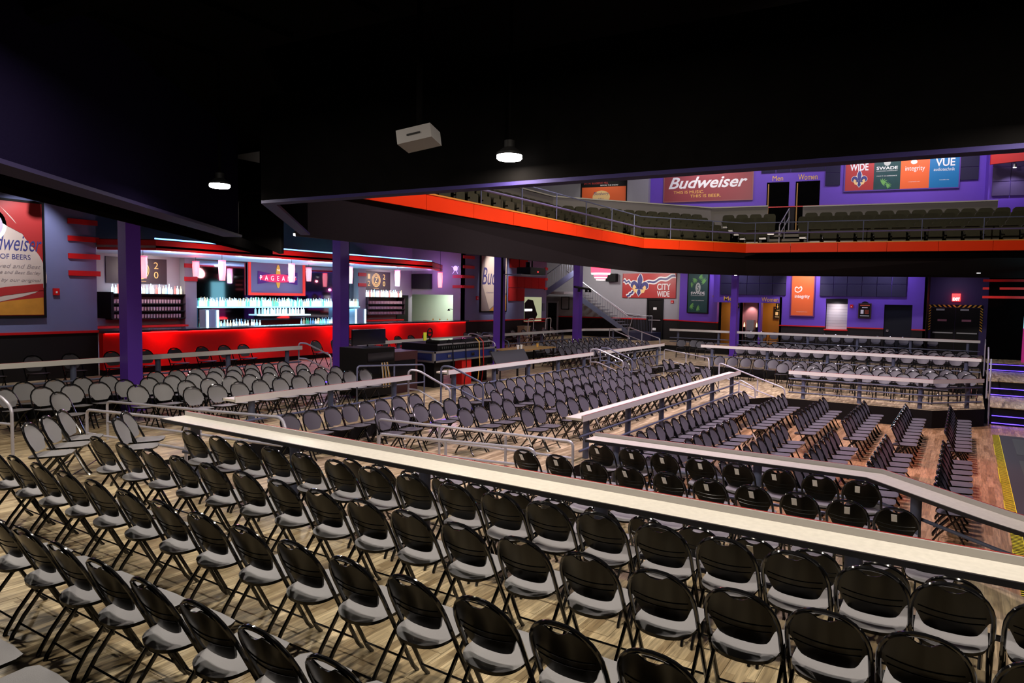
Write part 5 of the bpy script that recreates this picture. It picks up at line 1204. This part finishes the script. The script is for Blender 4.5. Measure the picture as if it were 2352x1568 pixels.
# four-part banner
t = poster_frame(UW, -5.08, -.62, 7.46, 9.35, 'four-part sponsor banner in red, green, orange and blue', M_PRED, 'banner', mat('banner_violet_edge', (.10, .04, .30), .5), .05)
UW.box(MB(), -3.92, -2.86, 7.46, 9.35, .051, .054).build('green_panel', M_PGRN, t); UW.box(MB(), -2.86, -1.74, 7.46, 9.35, .051, .054).build('orange_panel', M_PORG, t); UW.box(MB(), -1.74, -.62, 7.46, 9.35, .051, .054).build('blue_panel', M_PBLUE, t)
fleur(UW, -4.50, 7.92, .42, .052, t); text_part(UW, 'CITY', -4.9, -4.15, 8.72, 9.05, .056, M_WHITE, t, bold=.02); text_part(UW, 'WIDE', -4.9, -4.15, 8.34, 8.66, .056, M_WHITE, t, bold=.02)
text_part(UW, 'SWADE', -3.82, -2.98, 8.34, 8.48, .058, M_WHITE, t, bold=.02); text_part(UW, 'CANNABIS DISPENSARY', -3.82, -2.98, 8.26, 8.30, .058, M_WHITE, t, 'small_print'); text_part(UW, 'MAKE IT AN EXPERIENCE', -3.8, -3.0, 8.04, 8.08, .058, M_WHITE, t, 'small_print')
UW.poly(MB(), ellipse(-3.4, 8.66, .14, .16, 16), .056, .058).build('badge', MATS['badge_grey'], t); leaf(UW, -3.6, 7.75, .28, .5, .056, t); leaf(UW, -3.4, 7.62, .22, .2, .056, t)
text_part(UW, 'integrity', -2.68, -1.92, 8.18, 8.44, .058, M_WHITE, t); text_part(UW, 'integritystl.com', -2.55, -2.1, 7.74, 7.78, .058, M_WHITE, t, 'small_print')
UW.poly(MB(), ellipse(-2.35, 8.62, .13, .10, 12), .056, .058).build('hand_outline', M_WHITE, t)
text_part(UW, 'VUE', -1.52, -.78, 8.38, 8.72, .058, M_WHITE, t, bold=.02); text_part(UW, 'audiotechnik', -1.58, -.78, 8.18, 8.32, .058, M_WHITE, t); text_part(UW, 'vueaudio.com', -1.35, -.98, 7.78, 7.82, .058, M_WHITE, t, 'small_print')
lamp('banner_light', 'SPOT', UW.P(-3.6, 9.9, 1.8), 130, (1, .93, .9), UW.P(-3.6, 8.6, 0), .05, 1.6); lamp('banner_light', 'SPOT', UW.P(-1.6, 9.9, 1.8), 110, (1, .93, .9), UW.P(-1.6, 8.6, 0), .05, 1.6)
# right end of the upper level
UR = Fr(UW.P(.38, 0, .05)[:2], UW.a)
struct('wall_upper_end', UW.box(MB(), .38, 5, 6.0, 10.6, -.1, .5), M_PURP)
panels(Fr(UW.P(0, 0, .5)[:2], UW.a), [.5, 1.15, 1.8, 2.45], [6.95, 7.55, 8.15, 8.75], 'violet acoustic panel grid at the end of the balcony', mat('acoustic_violet', (.07, .045, .13), .9))
struct('trim_upper_soffit', MB().prism([UW.P(.3, 0, .9)[:2], UW.P(3, 0, 2.2)[:2], UW.P(3, 0, 2.5)[:2], UW.P(.3, 0, 1.0)[:2]], 8.2, 8.6), M_REDP)
t = thing('upper_lamp', 'small white spotlight under the violet soffit at the balcony end', 'spotlight', UW.P(1.1, 7.9, 1.2))
MB().lathe([(.0, 0), (.07, 0), (.06, .14), (.0, .16)], *UW.P(1.1, 8.0, 1.2), 12).build('can', M_ALU, t, True); MB().lathe([(.0, -.01), (.06, -.008), (.06, 0)], *UW.P(1.1, 8.0, 1.2), 12).build('lens', E_BULB, t); MB().tube([UW.P(1.1, 8.15, 1.2), UW.P(1.1, 10.6, 1.2)], .012, 5).build('stem', M_BLACK, t)
lamp('upper_end_light', 'SPOT', UW.P(1.1, 7.95, 1.2), 50, (.8, .75, 1), UW.P(1.2, 6.5, .6), .05, 1.8)
# concourse lighting (fixtures above the view)
for u in (-12, -8, -4, -.5): lamp('concourse_light', 'AREA', UW.P(u, 10.2, 2.6), 55, (.80, .72, 1), UW.P(u, 7.2, 0), .5)
for (x, y) in ((-14.5, 17), (-13.5, 24), (-8, 31), (-1, 33)): lamp('balcony_house_light', 'AREA', (x, y, 10.3), 60, (1, .92, .62), (x, y-.5, 5), .5)
# lights under the far balcony
for k, (x, y) in enumerate(((-12.5, 25.0), (-12.5, 30.8), (-8.3, 30.0), (-4.5, 30.5), (-1.0, 30.5), (-12.6, 9.5), (-12.6, 16.5))): lamp('soffit_light', 'AREA', (x, y, 3.9 if x > -12 else 4.3), 46, (1, .9, .82) if x < -12 else (.9, .84, 1), None, .25)
for k, u in enumerate((-9.5, -5.5, -3.0)): lamp('wall_washer', 'AREA', (u, 33.9, 4.3), 32, (.75, .70, 1), (u, 34.9, 2.2), .35)

# small track spots below the far balcony
for k, (x, y, z, lab) in enumerate(((-13.2, 15.6, 3.86, 'small spotlight under the balcony, past the second purple column'), (-12.5, 21.9, 3.7, 'small spotlight under the balcony by the ceiling projector'), (.25, 31.2, 3.55, 'bright twin spotlight over the exit doors'), (-8.6, 31.0, 3.5, 'tilted spotlight beside the thin purple column'))):
    t = thing('track_spotlight', lab, 'spotlight', (x, y, z))
    MB().lathe([(.0, 0), (.07, 0), (.08, .03), (.06, .15), (.0, .17)], x, y, z, 12).build('can', M_ALU if k != 3 else M_BLACK, t, True); MB().lathe([(.0, -.008), (.06, -.006), (.06, 0)], x, y, z, 12).build('lens', E_BULB, t); MB().tube([(x, y, z+.16), (x, y, z+1.2)], .012, 5).build('stem', M_BLACK, t)
# projector on the third column
t = thing('projector_platform', 'dark projector rig on a shelf fixed to the purple column', 'projector', (-13.9, 22.4, 3.3))
MB().box(-14.44, -13.6, 21.35, 23.1, 3.20, 3.23).build('shelf', M_STEEL, t); MB().box(-14.2, -13.6, 22.0, 23.1, 3.24, 3.50).build('body', M_BLACK, t); MB().lathe([(.0, 0), (.09, 0), (.09, .2), (.0, .2)], -13.9, 22.3, 3.5, 10).build('lens_housing', M_SCREEN, t); MB().tube([(-13.9, 22.6, 3.5), (-13.9, 22.6, 4.6)], .03, 6).build('bracket', M_BLACK, t)
MB().box(-13.62, -13.58, 22.5, 22.54, 3.32, 3.36).build('status_light', E_EXIT, t)
# truss piece clamped to the fourth column
t = thing('clamped_truss', 'dark lamp bar clamped across the purple column by the staircase', 'truss', (-14.4, 27.66, 2.85))
MB().tube([(-14.42, 27.0, 2.88), (-14.38, 28.4, 2.80)], .05, 8).build('bar', M_BLACK, t, True)
for yy in (27.2, 27.9, 28.25): MB().lathe([(.0, 0), (.07, 0), (.05, .16), (.0, .16)], -14.3, yy, 2.66, 8).build('lamp_head', M_BLACK, t, True)

# ------------------------------------------------------------------ sound desk position
Z = M1
t = thing('sound_desk', 'sound mixing desk in a blue flight case with metal edges', 'mixing desk', (-12.0, 15.5, Z))
MB().box(-13.5, -12.0, 14.55, 17.45, .58, .86).build('case_base', M_CASEB, t)
for (x0, x1, y0, y1, z0, z1) in ((-12.03, -11.98, 14.52, 17.48, .57, .62), (-12.03, -11.98, 14.52, 17.48, .82, .87), (-13.52, -12.0, 14.52, 14.56, .57, .62), (-13.52, -12.0, 14.52, 14.56, .82, .87), (-12.04, -11.98, 14.50, 14.60, .57, .87), (-12.04, -11.98, 17.40, 17.49, .57, .87)):
    MB().box(x0, x1, y0, y1, z0, z1).build('metal_edge', M_ALU, t)
for yy in (15.1, 16.2, 17.1): MB().box(-11.99, -11.965, yy, yy + .14, .68, .76).build('latch', M_CHROME, t)
MB().prism([(-13.4, 14.8), (-12.1, 14.8), (-12.1, 17.3), (-13.4, 17.3)], .86, [1.12, .98, .98, 1.12] if False else 1.05).build('console', M_BLACK, t)
MB().box(-12.11, -12.08, 14.8, 17.3, 1.02, 1.06).build('metal_edge', M_ALU, t)
MB().box(-12.6, -12.1, 14.9, 17.2, 1.05, 1.16).build('meter_bridge', M_SCREEN, t)
MB().box(-13.3, -12.2, 14.8, 15.2, Z, .58).build('pedestal', M_BLACK, t); MB().box(-13.3, -12.2, 16.9, 17.3, Z, .58).build('pedestal', M_BLACK, t)
MB().box(-12.3, -12.05, 15.85, 16.3, Z, .58).build('red_panel', M_REDP, t)
for k in range(26):
    MB().box(-12.07, -12.06, 14.95 + .09*k, 14.99 + .09*k, .92, .98).build('fader_strip', M_MATL, t)
for k, (m, y0) in enumerate(((M_GOLD, 16.55), (M_REDP, 16.75), (M_BLACK, 15.9), (M_BLACK, 15.3))):
    MB().tube([(-12.1, y0, 1.17), (-11.99, y0 + .05, 1.05), (-11.96, y0 + .02, .8), (-11.97, y0 + .06, .4), (-12.0, y0, Z)], .014, 6).build('cable', m, t, True)
t = thing('equipment_rack', 'black rolling equipment rack under the desk monitor', 'rack', (-12.0, 12.6, Z))
MB().box(-12.9, -12.0, 12.0, 13.0, Z + .06, 1.08).build('cabinet', M_BLACK, t)
for z in (.15, .45, .75): MB().box(-12.0, -11.985, 12.05, 12.95, z, z + .22).build('rack_unit', M_SCREEN, t)
for k in range(8): MB().tube([(-11.97, 12.5 + .03*k, .72), (-11.93, 12.5 + .04*k, .4 - .02*k), (-11.96, 12.55 + .03*k, .1)], .008, 5).build('cable', (M_WPAP, M_GOLD, M_BLACK)[k % 3], t, True)
t = thing('second_rack', 'short dark equipment rack between the monitor rack and the desk', 'rack', (-12.3, 13.6, Z)); MB().box(-13.1, -12.2, 13.05, 14.1, Z, .92).build('cabinet', mat('rack_maroon', (.05, .012, .016), .5), t); MB().box(-12.2, -12.185, 13.15, 14.0, .1, .7).build('front_panel', M_SCREEN, t)
t = thing('desk_monitor', 'black wide computer monitor on the equipment rack', 'monitor', (-12.4, 12.5, 1.08))
MB().box(-12.44, -12.39, 11.95, 13.08, 1.14, 1.52).build('screen', M_SCREEN, t); MB().tube([(-12.45, 12.5, 1.09), (-12.45, 12.5, 1.3)], .02, 6).build('stand', M_BLACK, t); MB().lathe([(.0, 0), (.13, 0), (.12, .012), (.0, .012)], -12.45, 12.5, 1.08, 14).build('foot', M_BLACK, t)
tag(MB().box(-12.35, -12.33, 14.5, 14.62, 1.16, 1.38).build('yellow_notice', mat('neon_yellow', (.75, .85, .05), .5)), 'neon yellow paper notice standing on the sound desk', 'notice')
t = thing('desk_fan', 'small black round fan on the sound desk', 'fan', (-12.35, 14.78, 1.16)); MB().lathe([(.0, 0), (.06, 0), (.05, .02), (.02, .03), (.02, .12), (.0, .12)], -12.35, 14.78, 1.16, 10).build('stand', M_BLACK, t)
MB().tube([(-12.35, 14.78 + .10*math.cos(a*PI/8), 1.36 + .12*math.sin(a*PI/8)) for a in range(16)], .018, 6, True).build('cage', M_BLACK, t, True); MB().box(-12.36, -12.34, 14.70, 14.86, 1.34, 1.38).build('blade', M_BLACK, t)
t = thing('wooden_table', 'wooden side table with clutter past the sound desk', 'table', (-12.0, 20.2, Z)); MB().box(-12.9, -12.0, 18.7, 21.2, .64, .68).build('table_top', mat('table_oak', (.45, .28, .10), .4), t)
for x, y in ((-12.85, 18.8), (-12.05, 18.8), (-12.85, 21.1), (-12.05, 21.1)): MB().box(x-.025, x+.025, y-.025, y+.025, Z, .64).build('leg', M_BLACK, t)
for k, (x, y, h, m, nm) in enumerate(((-12.3, 19.2, .14, M_WPAP, 'white paper cup on the wooden side table'), (-12.25, 19.32, .15, M_WPAP, 'second white paper cup on the wooden side table'), (-12.4, 20.6, .12, M_GOLD, 'small yellow tin on the wooden side table'))):
    tag(MB().lathe([(.0, 0), (.035, 0), (.045, h), (.0, h)], x, y, .68, 10).build('paper_cup' if k < 2 else 'tin', m, None, True), nm, 'cup' if k < 2 else 'tin')
t = thing('black_monitor_board', 'dark slanted board leaning behind the sound desk counter', 'board', (-11.0, 17.2, Z)); MB().add([(-11.2, 16.5, .25), (-11.2, 18.3, .25), (-11.5, 18.3, .78), (-11.5, 16.5, .78), (-11.25, 16.5, .25), (-11.25, 18.3, .25), (-11.55, 18.3, .78), (-11.55, 16.5, .78)], [(0, 1, 2, 3), (7, 6, 5, 4), (0, 4, 5, 1), (1, 5, 6, 2), (2, 6, 7, 3), (3, 7, 4, 0)]).build('board', M_MAT, t)
for y in (16.7, 18.1): MB().tube([(-11.3, y, Z), (-11.3, y, .35)], .02, 6).build('stand', M_BLACK, t)

# small steps in the counter gaps, with violet light strips
for (x, y0, y1, z0, lab) in ((-9.92, 11.5, 12.45, T1, 'small step with violet light strip below the sound desk'), (-9.92, 20.3, 20.9, T1, 'small step with violet light strip by the short counter'), (-15.08, 13.0, 14.3, M1, 'small step with violet light strip before the red bar')):
    t = thing('terrace_step', lab, 'step', (x, (y0+y1)/2, z0))
    MB().box(x, x + .32, y0, y1, z0, z0 + .16).build('tread', M_WOOD, t); MB().box(x + .32, x + .335, y0, y1, z0 + .09, z0 + .12).build('light_strip', E_VIOL, t)
# things by the serving hatch
t = thing('waste_bin', 'tan upright waste bin below the serving hatch', 'bin', (-18.5, 29.5, TB))
MB().prism([(-18.75, 29.2), (-18.35, 29.2), (-18.35, 29.75), (-18.75, 29.75)], TB, .92).build('body', mat('bin_tan', (.45, .36, .22), .6), t); MB().box(-18.77, -18.33, 29.18, 29.77, .92, .97).build('lid', MATS['bin_tan'], t)
for y, lab in ((28.9, 'white tube stand before the tan waste bin'), (30.6, 'white tube stand past the tan waste bin')):
    t = thing('tube_stand', lab, 'stand', (-18.0, y, TB))
    MB().tube(arc([(-18.0, y, TB), (-18.0, y + .1, 1.34), (-18.0, y + .62, 1.36), (-18.0, y + .50, TB)], .12), .022, 8).build('tube', M_WHITE, t, True); MB().tube([(-18.0, y + .05, .7), (-18.0, y + .56, .7)], .015, 6).build('cross_bar', M_WHITE, t, True)
